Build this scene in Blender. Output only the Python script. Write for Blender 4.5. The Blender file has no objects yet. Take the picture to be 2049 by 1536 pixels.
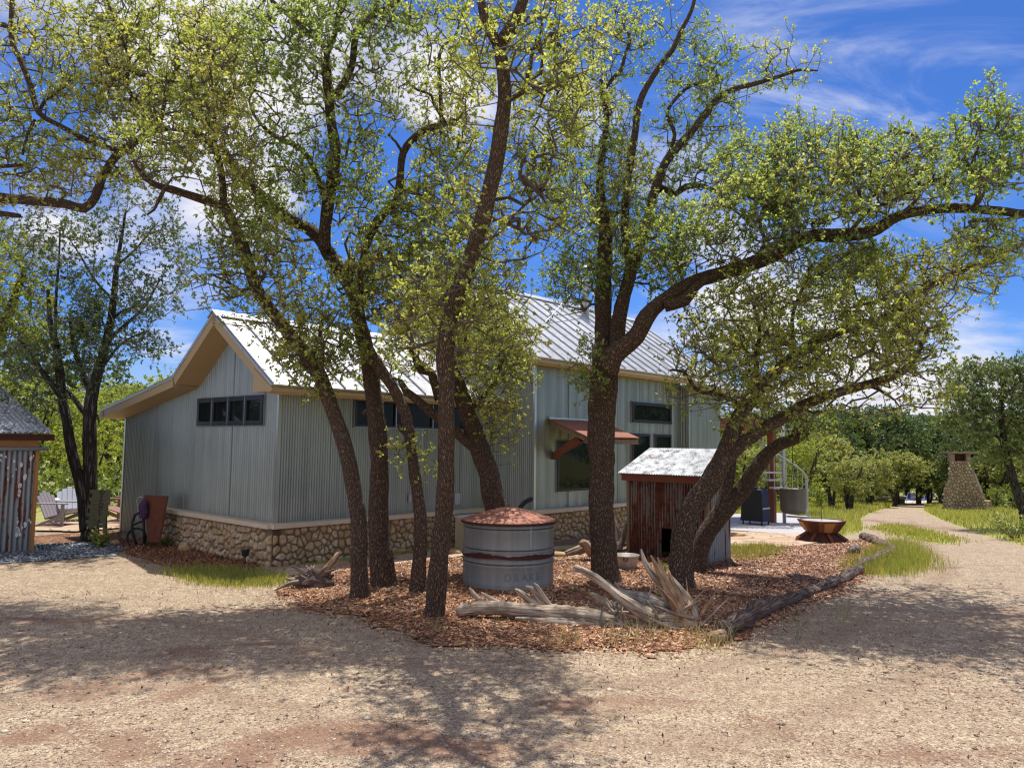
import bpy, math, random
import numpy as np
from mathutils import Vector, Matrix, noise as mnoise
rng = np.random.default_rng(11); random.seed(11)
sc = bpy.context.scene; COL = sc.collection
rad = math.radians

# ------------------------------------------------------------------ camera geometry
F = 1525.; CX, CY = 1024.5, 768.; PIT = rad(4.45); ROL = rad(0.72); EYE = 1.85
CR, SR, CP, SP = math.cos(ROL), math.sin(ROL), math.cos(PIT), math.sin(PIT)
def ray(x, y):
    dx, dy = x - CX, CY - y
    u = CR*dx - SR*dy; v = SR*dx + CR*dy
    return np.array([u, F*CP - v*SP, F*SP + v*CP])
def at(x, y, Y):
    d = ray(x, y); return np.array([0, 0, EYE]) + d*(Y/d[1])
def sstep(a, b, x):
    t = np.clip((x-a)/(b-a), 0, 1); return t*t*(3-2*t)
def gh(x, y):
    s = sstep(-3., 4., x)
    return -0.045*np.clip(np.minimum(y, 90)-13, 0, None)*s
def gnd(x, y):
    z = 0.
    for _ in range(12):
        d = ray(x, y); t = (z-EYE)/d[2]; p = np.array([0, 0, EYE]) + d*t; z = float(gh(p[0], p[1]))
    p[2] = z; return p
def proj(p):
    q = np.array(p, float)-np.array([0, 0, EYE]); w = q[1]*CP+q[2]*SP
    v = (-q[1]*SP+q[2]*CP)*F/w; u = q[0]*F/w
    return CX+CR*u+SR*v, CY-(-SR*u+CR*v)

cam_d = bpy.data.cameras.new('camera'); cam = bpy.data.objects.new('camera', cam_d); COL.objects.link(cam)
cam_d.sensor_width = 36; cam_d.lens = F/2049*36; cam_d.clip_end = 5000; cam_d.clip_start = 0.05
up0 = Vector((0, -SP, CP)); rt = Vector((CR, 0, 0)) + SR*up0; up = Vector((-SR, 0, 0)) + CR*up0; bk = rt.cross(up)
cam.matrix_world = Matrix(((rt.x, up.x, bk.x, 0), (rt.y, up.y, bk.y, 0), (rt.z, up.z, bk.z, EYE), (0, 0, 0, 1)))
sc.camera = cam
sc.view_settings.view_transform = 'Standard'; sc.view_settings.look = 'None'; sc.view_settings.exposure = 0; sc.view_settings.gamma = 1
sc.cycles.max_bounces = 7; sc.cycles.diffuse_bounces = 3; sc.cycles.glossy_bounces = 3; sc.cycles.transmission_bounces = 5
sc.cycles.pixel_filter_type = 'BLACKMAN_HARRIS'; sc.cycles.filter_width = 1.25
sc.cycles.caustics_reflective = False; sc.cycles.caustics_refractive = False

# ------------------------------------------------------------------ light and sky
SUN_AZ, SUN_EL = rad(8), rad(71)      # azimuth clockwise from +Y
sd = bpy.data.lights.new('sun', 'SUN'); sd.energy = 5.5; sd.angle = rad(0.55); sd.color = (1, .955, .88)
sun = bpy.data.objects.new('sun', sd); COL.objects.link(sun)
sdir = Vector((math.sin(SUN_AZ)*math.cos(SUN_EL), math.cos(SUN_AZ)*math.cos(SUN_EL), math.sin(SUN_EL)))
sun.rotation_euler = sdir.to_track_quat('Z', 'Y').to_euler(); sun.location = (0, 0, 30)

class NT:
    def __init__(s, tree): s.t = tree; s.n = tree.nodes; s.l = tree.links
    def new(s, typ, **kw):
        n = s.n.new(typ)
        for k, v in kw.items():
            if k == 'inp':
                for kk, vv in v.items():
                    if isinstance(vv, bpy.types.NodeSocket): s.l.new(vv, n.inputs[kk])
                    else: n.inputs[kk].default_value = vv
            else: setattr(n, k, v)
        return n
    def math(s, op, a, b=0., c=None, clamp=False):
        i = {0: a, 1: b}
        if c is not None: i[2] = c
        return s.new('ShaderNodeMath', operation=op, use_clamp=clamp, inp=i).outputs[0]
    def vmath(s, op, a, b=(0, 0, 0)):
        return s.new('ShaderNodeVectorMath', operation=op, inp={0: a, 1: b}).outputs[0]
    def noise(s, vec, scale, detail=4, rough=.55, dist=0., out=0):
        return s.new('ShaderNodeTexNoise', inp={'Vector': vec, 'Scale': scale, 'Detail': detail, 'Roughness': rough, 'Distortion': dist}).outputs[out]
    def ramp(s, fac, stops, interp='LINEAR'):
        n = s.new('ShaderNodeValToRGB', inp={0: fac}); cr = n.color_ramp; cr.interpolation = interp
        while len(cr.elements) < len(stops): cr.elements.new(.5)
        for e, (p, c) in zip(cr.elements, stops):
            e.position = p; e.color = (*(c if hasattr(c, '__len__') else (c, c, c)), 1)
        return n.outputs[0]
    def mix(s, f, a, b, mode='MIX'):
        n = s.new('ShaderNodeMix', data_type='RGBA', blend_type=mode)
        for k, v in ((0, f), (6, a), (7, b)):
            if isinstance(v, bpy.types.NodeSocket): s.l.new(v, n.inputs[k])
            else: n.inputs[k].default_value = v if k == 0 else (*v, 1) if len(v) == 3 else v
        return n.outputs[2]
    def maprange(s, v, a, b, c=0., d=1., smooth=True):
        return s.new('ShaderNodeMapRange', interpolation_type='SMOOTHSTEP' if smooth else 'LINEAR', inp={'Value': v, 'From Min': a, 'From Max': b, 'To Min': c, 'To Max': d}).outputs[0]

w = bpy.data.worlds.new("World"); sc.world = w; w.use_nodes = True
N = NT(w.node_tree); N.n.clear()
sky = N.new('ShaderNodeTexSky', sky_type='NISHITA'); sky.sun_disc = False
sky.sun_elevation = SUN_EL; sky.sun_rotation = SUN_AZ; sky.altitude = 400; sky.air_density = 1.0; sky.dust_density = .4; sky.ozone_density = 2.5
tc = N.new('ShaderNodeTexCoord').outputs['Generated']
sep = N.new('ShaderNodeSeparateXYZ', inp={0: tc})
zz = N.math('ADD', N.math('MAXIMUM', sep.outputs[2], 0.), .22)
cx = N.math('DIVIDE', sep.outputs[0], zz); cy = N.math('DIVIDE', sep.outputs[1], zz)
cv = N.new('ShaderNodeCombineXYZ', inp={0: cx, 1: cy, 2: 3.7}).outputs[0]
big = N.noise(cv, 1.15, 9, .56, .3)
# streaky cirrus for the right hand upper sky
st = N.new('ShaderNodeMapping', inp={0: cv}); st.inputs['Rotation'].default_value = (0, 0, rad(-34)); st.inputs['Scale'].default_value = (.8, 2.2, 1)
wis = N.noise(st.outputs[0], 1.5, 8, .62, .9)
def blob(px, py, r, amp):
    d = ray(px, py); d = d/np.linalg.norm(d)
    dist = N.new('ShaderNodeVectorMath', operation='DISTANCE', inp={0: tc, 1: tuple(d)}).outputs['Value']
    return N.math('MULTIPLY', N.maprange(dist, 0., r, 1., 0.), amp)
acc = None
for b in ((250, 60, .34, .10), (560, 60, .16, .12), (480, 520, .16, .16), (180, 520, .12, .16), (330, 640, .10, .14), (60, 480, .1, .12), (640, 140, .1, .1), (860, 170, .12, .22), (1380, 420, .22, .10), (1120, 190, .12, .12), (1560, 560, .26, .14), (1980, 720, .08, .22), (1280, 120, .22, -.10), (1750, 620, .22, .06), (760, 330, .14, -.12), (940, 520, .2, -.02), (2000, 650, .08, -.1), (1780, 230, .26, -.22), (1950, 60, .34, -.2), (150, 210, .08, -.1), (1060, 640, .2, .1), (1850, 800, .22, .14)):
    v = blob(*b); acc = v if acc is None else N.math('ADD', acc, v)
dens = N.math('ADD', big, acc)
dens = N.math('ADD', dens, N.maprange(sep.outputs[2], .50, .72, 0., .13)); dens = N.math('ADD', dens, N.maprange(N.math('MULTIPLY', sep.outputs[1], -1.), -.15, .3, 0., .12))  # denser unseen cloud overhead and behind the camera, added as fill light
cl = N.maprange(dens, .565, .76)
wmask = N.math('ADD', blob(1800, 60, .26, 1.), blob(1640, 210, .26, .7), clamp=True)
wv = N.math('MULTIPLY', N.maprange(wis, .47, .72), N.math('MULTIPLY', wmask, .75))
hz = N.maprange(sep.outputs[2], 0., .16, .55, 0.)
skyc = N.mix(1., sky.outputs[0], (.42, .74, 1.34), 'MULTIPLY')
shade = N.noise(cv, 3.1, 5, .6)
bright = N.ramp(N.math('ADD', N.math('MULTIPLY', shade, .7), N.math('MULTIPLY', dens, .35)), ((.36, (10.8, 10.4, 10.2)), (.60, (9.4, 9.3, 9.8)), (.78, (5.6, 5.8, 7.4))))
base = N.mix(hz, skyc, (6.3, 7.4, 9.6))
c1 = N.mix(wv, base, (8.2, 8.7, 10.))
hid = N.math('MAXIMUM', N.maprange(sep.outputs[2], .52, .72), N.maprange(N.math('MULTIPLY', sep.outputs[1], -1.), -.1, .3))
bright = N.mix(hid, bright, N.mix(1., bright, (1.22, 1.17, 1.08), 'MULTIPLY'))  # those unseen clouds are brightened and warmed to lift the shade
c2 = N.mix(cl, c1, bright)
bg = N.new('ShaderNodeBackground', inp={0: c2, 1: .1})
out = N.new('ShaderNodeOutputWorld', inp={0: bg.outputs[0]})

# ------------------------------------------------------------------ materials
def mat(name, fn):
    m = bpy.data.materials.new(name); m.use_nodes = True; N = NT(m.node_tree); N.n.clear()
    o = N.new('ShaderNodeOutputMaterial'); s = fn(N); N.l.new(s, o.inputs[0]); return m
def prin(N, **k):
    inp = {kk.replace('_', ' '): vv for kk, vv in k.items()}
    for kk in ('Base Color',):
        if kk in inp and not isinstance(inp[kk], bpy.types.NodeSocket): inp[kk] = (*inp[kk], 1)
    return N.new('ShaderNodeBsdfPrincipled', inp=inp).outputs[0]
def bump(N, h, strength=.5, dist=.02):
    return N.new('ShaderNodeBump', inp={'Height': h, 'Strength': strength, 'Distance': dist}).outputs[0]
def OC(N): return N.new('ShaderNodeTexCoord').outputs['Object']
def UVc(N): return N.new('ShaderNodeUVMap').outputs[0]
def scaled(N, v, s, rot=(0, 0, 0)):
    m = N.new('ShaderNodeMapping', inp={0: v}); m.inputs['Scale'].default_value = s; m.inputs['Rotation'].default_value = rot; return m.outputs[0]
def mul(c, k): return tuple(x*k for x in c)

def simple(name, col, rough=.6, metal=0., var=.25, scale=6., bmp=0.):
    def f(N):
        v = OC(N); n = N.noise(v, scale, 5, .6)
        c = N.mix(n, mul(col, 1-var), mul(col, 1+var))
        k = dict(Base_Color=c, Roughness=rough, Metallic=metal)
        if bmp: k['Normal'] = bump(N, N.noise(v, scale*6, 4), bmp, .01)
        return prin(N, **k)
    return mat(name, f)

def galv(name, col, metal=.55, rough=.42, rust=0., streak=1.):
    def f(N):
        v = OC(N)
        s1 = N.noise(scaled(N, v, (7, 7, .25)), 1.6, 6, .6)
        s2 = N.noise(v, .7, 3)
        spang = N.noise(v, 26, 3)
        t = N.math('ADD', N.math('MULTIPLY', s1, .6*streak), N.math('MULTIPLY', s2, .4))
        c = N.ramp(t, ((.30, mul(col, .62)), (.5, col), (.68, mul(col, 1.32))))
        c = N.mix(N.math('MULTIPLY', spang, .25), c, mul(col, .7))
        r = N.math('ADD', N.math('MULTIPLY', s1, .3), rough-.15)
        m = metal
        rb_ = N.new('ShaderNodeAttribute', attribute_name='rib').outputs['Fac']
        if rust or name.startswith('corr'): c = N.mix(N.maprange(rb_, 0., .8, .42 if rust else .10, 0.), c, mul(col, .35))  # valley shade and dirt painted into the colour so the ribs show
        if rust:
            rn = N.noise(scaled(N, v, (5, 5, .6)), 2.2, 8, .66)
            rf = N.maprange(N.math('ADD', N.math('ADD', rn, N.math('MULTIPLY', N.math('SUBTRACT', .5, rb_), .14)), N.math('MULTIPLY', N.noise(v, 14, 4), .25)), .78-rust, .86-rust)
            rc = N.ramp(N.noise(v, 9, 5), ((.3, (.05, .016, .010)), (.6, (.16, .042, .022)), (.8, (.28, .10, .045))))
            c = N.mix(rf, c, rc); m = N.math('MULTIPLY', N.math('SUBTRACT', 1., rf), metal)
            r = N.math('MAXIMUM', r, N.math('MULTIPLY', rf, .85))
        return prin(N, Base_Color=c, Metallic=m, Roughness=r)
    return mat(name, f)

M = {}
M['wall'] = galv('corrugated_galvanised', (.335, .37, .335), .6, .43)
M['trim_metal'] = galv('bright_trim', (.55, .58, .57), .7, .32)
M['roof'] = galv('standing_seam', (.74, .75, .76), .35, .42, streak=.5)
M['seam'] = simple('roof_seam', (.40, .42, .45), .4, .5)
M['tan'] = simple('tan_trim_paint', (.50, .36, .20), .55, 0, .06, 2.)
M['ledge'] = simple('limestone_ledge', (.70, .58, .42), .85, 0, .14, 7., .3)
M['mortar'] = simple('mortar', (.26, .18, .11), .95, 0, .25, 9., .6)
M['frame'] = simple('dark_window_frame', (.018, .016, .022), .35, 0, .1)
M['alu'] = simple('aluminium_sash', (.38, .38, .42), .35, .6, .1)
def fglass(N):
    v = OC(N); n = N.noise(v, 2.5, 2)
    return prin(N, Base_Color=(.012, .018, .016), Roughness=.03, IOR=1.45, Specular_IOR_Level=.17, Normal=bump(N, n, .06, .05))
M['glass'] = mat('dark_glass', fglass)
M['rust'] = simple('rusty_steel', (.17, .055, .028), .8, .2, .5, 8., .3)
M['rust_dk'] = simple('dark_rust', (.075, .022, .014), .8, .2, .5, 8., .3)
def frlid(N):
    v = OC(N); n = N.noise(v, 5, 6, .65)
    c = N.ramp(n, ((.3, (.20, .065, .04)), (.55, (.44, .175, .105)), (.75, (.58, .29, .20))))
    return prin(N, Base_Color=c, Roughness=.75, Normal=bump(N, N.noise(v, 30, 4), .3, .01))
M['rustlid'] = mat('rusty_lid', frlid)
M['awnrust'] = simple('awning_rust', (.30, .12, .075), .8, .1, .4, 9., .3)
M['tank'] = galv('weathered_zinc', (.27, .275, .255), .25, .55)
M['tub'] = galv('zinc_tub', (.46, .42, .38), .35, .5)
M['bucket'] = galv('dull_zinc', (.20, .19, .16), .3, .6)
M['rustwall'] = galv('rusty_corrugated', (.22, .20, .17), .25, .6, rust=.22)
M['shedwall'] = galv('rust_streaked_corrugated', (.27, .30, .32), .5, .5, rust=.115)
def fshroof(N):
    v = OC(N); n = N.noise(v, 7, 8, .7)
    c = N.ramp(n, ((.36, (.07, .06, .055)), (.50, (.33, .345, .36)), (.80, (.58, .58, .58))))
    c = N.mix(N.maprange(N.noise(v, 5.2, 6), .64, .72), c, (.20, .10, .06))
    return prin(N, Base_Color=c, Roughness=.5, Metallic=.35)
M['shedroof'] = mat('weathered_roof_sheet', fshroof)
M['wood'] = simple('weathered_timber', (.24, .17, .11), .85, 0, .35, 10., .3)
M['redwood'] = simple('red_stained_timber', (.20, .060, .028), .7, 0, .3, 7.)
M['orangewood'] = simple('orange_timber', (.42, .20, .07), .7, 0, .2, 7.)
M['signwood'] = simple('green_grey_plank', (.13, .12, .065), .9, 0, .35, 14., .3)
M['black'] = simple('black_paint', (.012, .012, .012), .6, 0, .2)
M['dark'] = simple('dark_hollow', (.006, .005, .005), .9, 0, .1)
M['navy'] = simple('navy_cover', (.012, .014, .055), .6, 0, .3)
M['cover'] = simple('black_cover', (.010, .010, .013), .7, 0, .3)
M['blue'] = simple('blue_sling', (.02, .05, .42), .6, 0, .1)
M['white'] = simple('white_paint', (.72, .72, .74), .5, 0, .06)
M['steel'] = simple('grey_galvanised_steel', (.50, .53, .56), .45, .4, .1)
M['silver'] = simple('silver_paint', (.42, .43, .47), .5, .2, .1)
M['chairgrey'] = simple('grey_resin_lumber', (.33, .29, .30), .6, 0, .1)
M['chairwhite'] = simple('pale_resin_lumber', (.62, .64, .72), .6, 0, .08)
M['chairbrown'] = simple('brown_resin_lumber', (.28, .13, .10), .6, 0, .1)
M['acbox'] = simple('tan_enamel', (.72, .58, .38), .5, 0, .06)
M['concrete'] = simple('concrete', (.44, .42, .42), .85, 0, .15, 3., .2)
M['purple'] = simple('faded_purple_cloth', (.07, .03, .08), .9, 0, .5, 12.)

def fstone(c0, c1, c2):
    def f(N):
        v = OC(N); t = N.new('ShaderNodeAttribute', attribute_name='tint').outputs['Fac']
        n = N.noise(v, 18, 6, .65); p = N.noise(v, 60, 3)
        c = N.ramp(t, ((0., c0), (.5, c1), (1., c2)))
        c = N.mix(N.maprange(n, .42, .7), c, mul(c0, .75))
        h = N.math('ADD', n, N.math('MULTIPLY', p, .4))
        return prin(N, Base_Color=c, Roughness=.92, Normal=bump(N, h, .55, .02))
    return f
M['stone'] = mat('field_stone', fstone((.50, .33, .17), (.62, .46, .28), (.72, .60, .44)))
M['chimstone'] = mat('chimney_stone', fstone((.26, .20, .14), (.40, .31, .22), (.52, .44, .34)))

def fbark(c0, c1, c2, su=26., sv=5.):
    def f(N):
        v = UVc(N); nz = N.noise(OC(N), 9, 3)
        vv = N.vmath('ADD', scaled(N, v, (su, sv, 1)), N.new('ShaderNodeCombineXYZ', inp={0: N.math('MULTIPLY', nz, 1.6), 1: N.math('MULTIPLY', nz, .8), 2: 0.}).outputs[0])
        vo = N.new('ShaderNodeTexVoronoi', feature='DISTANCE_TO_EDGE', inp={'Vector': vv, 'Scale': 1., 'Randomness': 1.}).outputs['Distance']
        fine = N.noise(scaled(N, v, (150, 30, 1)), 1., 5, .65)
        h = N.math('ADD', N.maprange(vo, 0., .32), N.math('MULTIPLY', fine, .6))
        c = N.ramp(N.math('MULTIPLY', h, .62), ((.12, c0), (.5, c1), (.9, c2)))
        bigp = N.noise(OC(N), 3.2, 4)
        c = N.mix(N.maprange(bigp, .5, .75, 0., .7), c, mul(c1, .6))
        li = N.maprange(N.noise(OC(N), 7, 5, .6), .62, .70)
        c = N.mix(N.math('MULTIPLY', li, .22), c, (.30, .30, .26))
        return prin(N, Base_Color=c, Roughness=.95, Normal=bump(N, h, 1., .022))
    return f
M['bark'] = mat('oak_bark', fbark((.032, .018, .011), (.19, .112, .070), (.33, .215, .145), 84., 17.))
M['bark_dark'] = mat('dark_juniper_bark', fbark((.016, .012, .010), (.075, .058, .045), (.20, .17, .145), 36, 3.))
M['twig'] = simple('twig_bark', (.12, .090, .065), .9, 0, .4, 4.)
M['twig_grey'] = simple('pale_dead_twig', (.20, .17, .15), .9, 0, .4, 4.)
def fdrift(c0, c1, c2):
    def f(N):
        v = UVc(N); g = N.noise(scaled(N, v, (60, 3, 1)), 1., 6, .65, .6); b = N.noise(OC(N), 4.5, 4)
        c = N.ramp(g, ((.34, c0), (.5, c1), (.66, c2)))
        c = N.mix(N.maprange(b, .5, .7), c, mul(c1, .6))
        return prin(N, Base_Color=c, Roughness=.85, Normal=bump(N, g, .9, .02))
    return f
M['drift'] = mat('sun_bleached_wood', fdrift((.07, .04, .025), (.40, .30, .21), (.70, .61, .50)))
M['drift_orange'] = mat('orange_weathered_wood', fdrift((.10, .05, .022), (.38, .23, .125), (.62, .46, .31)))
M['drift_grey'] = mat('grey_weathered_wood', fdrift((.07, .06, .055), (.25, .22, .20), (.42, .38, .35)))
M['rootball'] = mat('dark_root_wood', fdrift((.025, .016, .013), (.14, .09, .068), (.48, .40, .33)))
M['barklog'] = mat('shaggy_bark_log', fdrift((.02, .012, .009), (.12, .075, .054), (.36, .27, .21)))

def fleaf(cols, trans=.42, tcol=1.7):
    def f(N):
        t = N.new('ShaderNodeAttribute', attribute_name='tint').outputs['Fac']
        c = N.ramp(t, tuple((i/(len(cols)-1), k) for i, k in enumerate(cols)))
        d = N.new('ShaderNodeBsdfPrincipled', inp={'Base Color': c, 'Roughness': .5}).outputs[0]
        tc_ = N.mix(1., c, (tcol*1.05, tcol, tcol*.55), 'MULTIPLY')
        tr = N.new('ShaderNodeBsdfTranslucent', inp={0: tc_}).outputs[0]
        return N.new('ShaderNodeMixShader', inp={0: trans, 1: d, 2: tr}).outputs[0]
    return f
M['leaf'] = mat('young_oak_leaf', fleaf(((.11, .155, .04), (.23, .285, .065), (.35, .385, .105), (.48, .48, .18), (.33, .25, .12)), .58, 1.65))
M['leaf2'] = mat('green_oak_leaf', fleaf(((.095, .155, .045), (.20, .285, .08), (.31, .385, .125), (.44, .46, .19), (.31, .25, .13)), .58, 1.65))
M['leaf_yellow'] = mat('yellow_oak_leaf', fleaf(((.12, .17, .025), (.24, .30, .045), (.37, .41, .07), (.48, .48, .13)), .45, 1.4))
M['leaf_jun'] = mat('juniper_leaf', fleaf(((.038, .070, .026), (.085, .14, .045), (.15, .205, .07), (.22, .26, .10)), .3, 1.5))
M['leaf_olive'] = mat('olive_oak_leaf', fleaf(((.12, .145, .045), (.25, .28, .085), (.36, .38, .13), (.46, .44, .20)), .42, 1.4))
M['leaf_brush'] = mat('brush_leaf', fleaf(((.05, .09, .02), (.14, .19, .04), (.24, .30, .06), (.34, .38, .08)), .4, 1.5))
M['grass'] = mat('grass_blade', fleaf(((.14, .19, .035), (.30, .35, .06), (.45, .44, .11), (.56, .50, .2), (.58, .48, .28)), .4, 1.3))
M['straw'] = mat('dry_grass_blade', fleaf(((.25, .24, .09), (.42, .38, .18), (.55, .48, .28)), .4, 1.2))
M['chip'] = mat('mulch_chip', fleaf(((.035, .015, .009), (.17, .065, .03), (.37, .16, .07), (.58, .32, .16), (.74, .55, .38)), .0, 1.))
M['peb'] = mat('pebble', fleaf(((.10, .055, .04), (.26, .17, .115), (.42, .31, .22), (.60, .49, .36), (.20, .16, .13)), .0, 1.))
M['bluepeb'] = mat('blue_grey_pebble', fleaf(((.06, .07, .09), (.13, .15, .18), (.24, .27, .31), (.40, .42, .46)), .0, 1.))

def fground(N):
    v = OC(N)
    v1 = N.new('ShaderNodeTexVoronoi', inp={'Vector': v, 'Scale': 105., 'Randomness': 1.})
    v2 = N.new('ShaderNodeTexVoronoi', inp={'Vector': v, 'Scale': 48., 'Randomness': 1.})
    r1 = N.new('ShaderNodeSeparateColor', inp={0: v1.outputs['Color']}).outputs[0]
    r2 = N.new('ShaderNodeSeparateColor', inp={0: v2.outputs['Color']}).outputs[1]
    big = N.noise(v, .55, 5, .6); mid = N.noise(v, 2.3, 6, .65)
    g1 = N.ramp(r1, ((0., (.075, .045, .028)), (.28, (.25, .16, .095)), (.58, (.50, .375, .235)), (.88, (.78, .66, .46))))
    g2 = N.ramp(r2, ((0., (.10, .062, .042)), (.4, (.36, .26, .17)), (.9, (.72, .60, .43))))
    g = N.mix(.4, g1, g2)
    g = N.mix(N.maprange(N.noise(v, 7., 8, .72), .40, .64, .0, .38), g, (.18, .105, .066))
    g = N.mix(N.maprange(N.noise(scaled(N, v, (.6, 2.4, 1), (0, 0, .25)), 1.7, 7, .7), .45, .62, 0., .26), g, (.27, .155, .10))
    tr_ = N.new('ShaderNodeAttribute', attribute_name='track').outputs['Fac']
    g = N.mix(N.math('MULTIPLY', N.maprange(N.math('ADD', tr_, N.math('MULTIPLY', N.math('SUBTRACT', N.noise(v, 5., 6, .7), .5), .9)), .35, .8), .34), g, (.24, .145, .095))
    dirt = N.mix(N.noise(v, 40, 4), (.15, .062, .036), (.27, .125, .072))
    dm = N.math('MULTIPLY', N.maprange(N.noise(scaled(N, v, (.5, 1.3, 1)), 1.1, 6, .62, .5), .56, .68), .75)
    dm2 = N.new('ShaderNodeAttribute', attribute_name='dirt').outputs['Fac']
    dmm = N.math('MULTIPLY', N.maprange(N.math('ADD', dm2, N.math('ADD', N.math('MULTIPLY', N.math('SUBTRACT', mid, .5), 2.0), N.math('MULTIPLY', N.math('SUBTRACT', N.noise(v, 34., 4, .7), .5), 2.2))), .45, .75), .72)
    g = N.mix(N.math('MAXIMUM', dm, dmm), g, dirt)
    g = N.mix(N.maprange(big, .35, .7, 0., .22), g, (.34, .235, .145))
    gm = N.new('ShaderNodeAttribute', attribute_name='grass').outputs['Fac']
    gmm = N.maprange(N.math('ADD', gm, N.math('MULTIPLY', N.math('SUBTRACT', N.noise(v, 3.2, 6, .7), .5), 1.0)), .40, .66)
    gr = N.ramp(N.noise(v, 9, 6, .7), ((.3, (.17, .19, .045)), (.5, (.33, .34, .09)), (.7, (.48, .42, .17))))
    c = N.mix(gmm, g, gr)
    h = N.math('ADD', N.math('MULTIPLY', v1.outputs['Distance'], -1.), N.math('MULTIPLY', v2.outputs['Distance'], -.7))
    return prin(N, Base_Color=c, Roughness=.95, Normal=bump(N, h, .75, .012))
M['ground'] = mat('gravel_ground', fground)
def fmulch(N):
    v = OC(N)
    vo = N.new('ShaderNodeTexVoronoi', inp={'Vector': scaled(N, v, (1, 1.6, 1)), 'Scale': 38., 'Randomness': 1.})
    r = N.new('ShaderNodeSeparateColor', inp={0: vo.outputs['Color']}).outputs[0]
    c = N.ramp(r, ((0., (.045, .019, .010)), (.35, (.17, .065, .03)), (.65, (.34, .15, .065)), (.9, (.52, .30, .16))))
    c = N.mix(N.maprange(N.noise(v, 1.4, 6, .65), .5, .68), c, (.07, .03, .018))
    return prin(N, Base_Color=c, Roughness=.95, Normal=bump(N, N.math('MULTIPLY', vo.outputs['Distance'], -1.), .8, .02))
M['mulch'] = mat('mulch', fmulch)
def fflag(N):
    v = OC(N)
    vo = N.new('ShaderNodeTexVoronoi', feature='DISTANCE_TO_EDGE', inp={'Vector': N.vmath('ADD', v, scaled(N, N.noise(v, 3, 3, out=1), (.15, .15, .15))), 'Scale': 1.9, 'Randomness': .9}).outputs['Distance']
    vc = N.new('ShaderNodeTexVoronoi', inp={'Vector': v, 'Scale': 1.9, 'Randomness': .9}).outputs['Color']
    r = N.new('ShaderNodeSeparateColor', inp={0: vc}).outputs[0]
    c = N.ramp(r, ((0., (.40, .23, .14)), (.5, (.56, .42, .28)), (1., (.66, .56, .42))))
    c = N.mix(N.noise(v, 12, 5), c, mul((.6, .42, .28), .8))
    c = N.mix(N.maprange(vo, .015, .04), (.20, .13, .08), c)
    return prin(N, Base_Color=c, Roughness=.9, Normal=bump(N, N.maprange(vo, 0., .05), .5, .02))
M['flag'] = mat('flagstone', fflag)
def fblueg(N):
    v = OC(N); vo = N.new('ShaderNodeTexVoronoi', inp={'Vector': v, 'Scale': 24., 'Randomness': 1.})
    r = N.new('ShaderNodeSeparateColor', inp={0: vo.outputs['Color']}).outputs[0]
    c = N.ramp(r, ((0., (.05, .055, .07)), (.5, (.16, .18, .21)), (.9, (.40, .42, .46))))
    return prin(N, Base_Color=c, Roughness=.9, Normal=bump(N, N.math('MULTIPLY', vo.outputs['Distance'], -1.), .8, .02))
M['bluegravel'] = mat('blue_grey_gravel', fblueg)
def fhill(N):
    v = OC(N); n = N.noise(v, .12, 6, .7); n2 = N.noise(v, .02, 4)
    c = N.ramp(n, ((.35, (.03, .06, .03)), (.5, (.07, .11, .045)), (.68, (.14, .19, .07))))
    c = N.mix(.15, c, (.16, .22, .24))  # distance haze mixed into the hill colour
    return prin(N, Base_Color=c, Roughness=1.)
M['hill'] = mat('wooded_hill', fhill)
def fseat(N):
    v = OC(N); return prin(N, Base_Color=N.mix(N.noise(v, 3, 3), (.62, .66, .66), (.75, .77, .76)), Roughness=.15)
M['water'] = mat('pale_basin_fill', fseat)

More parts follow.
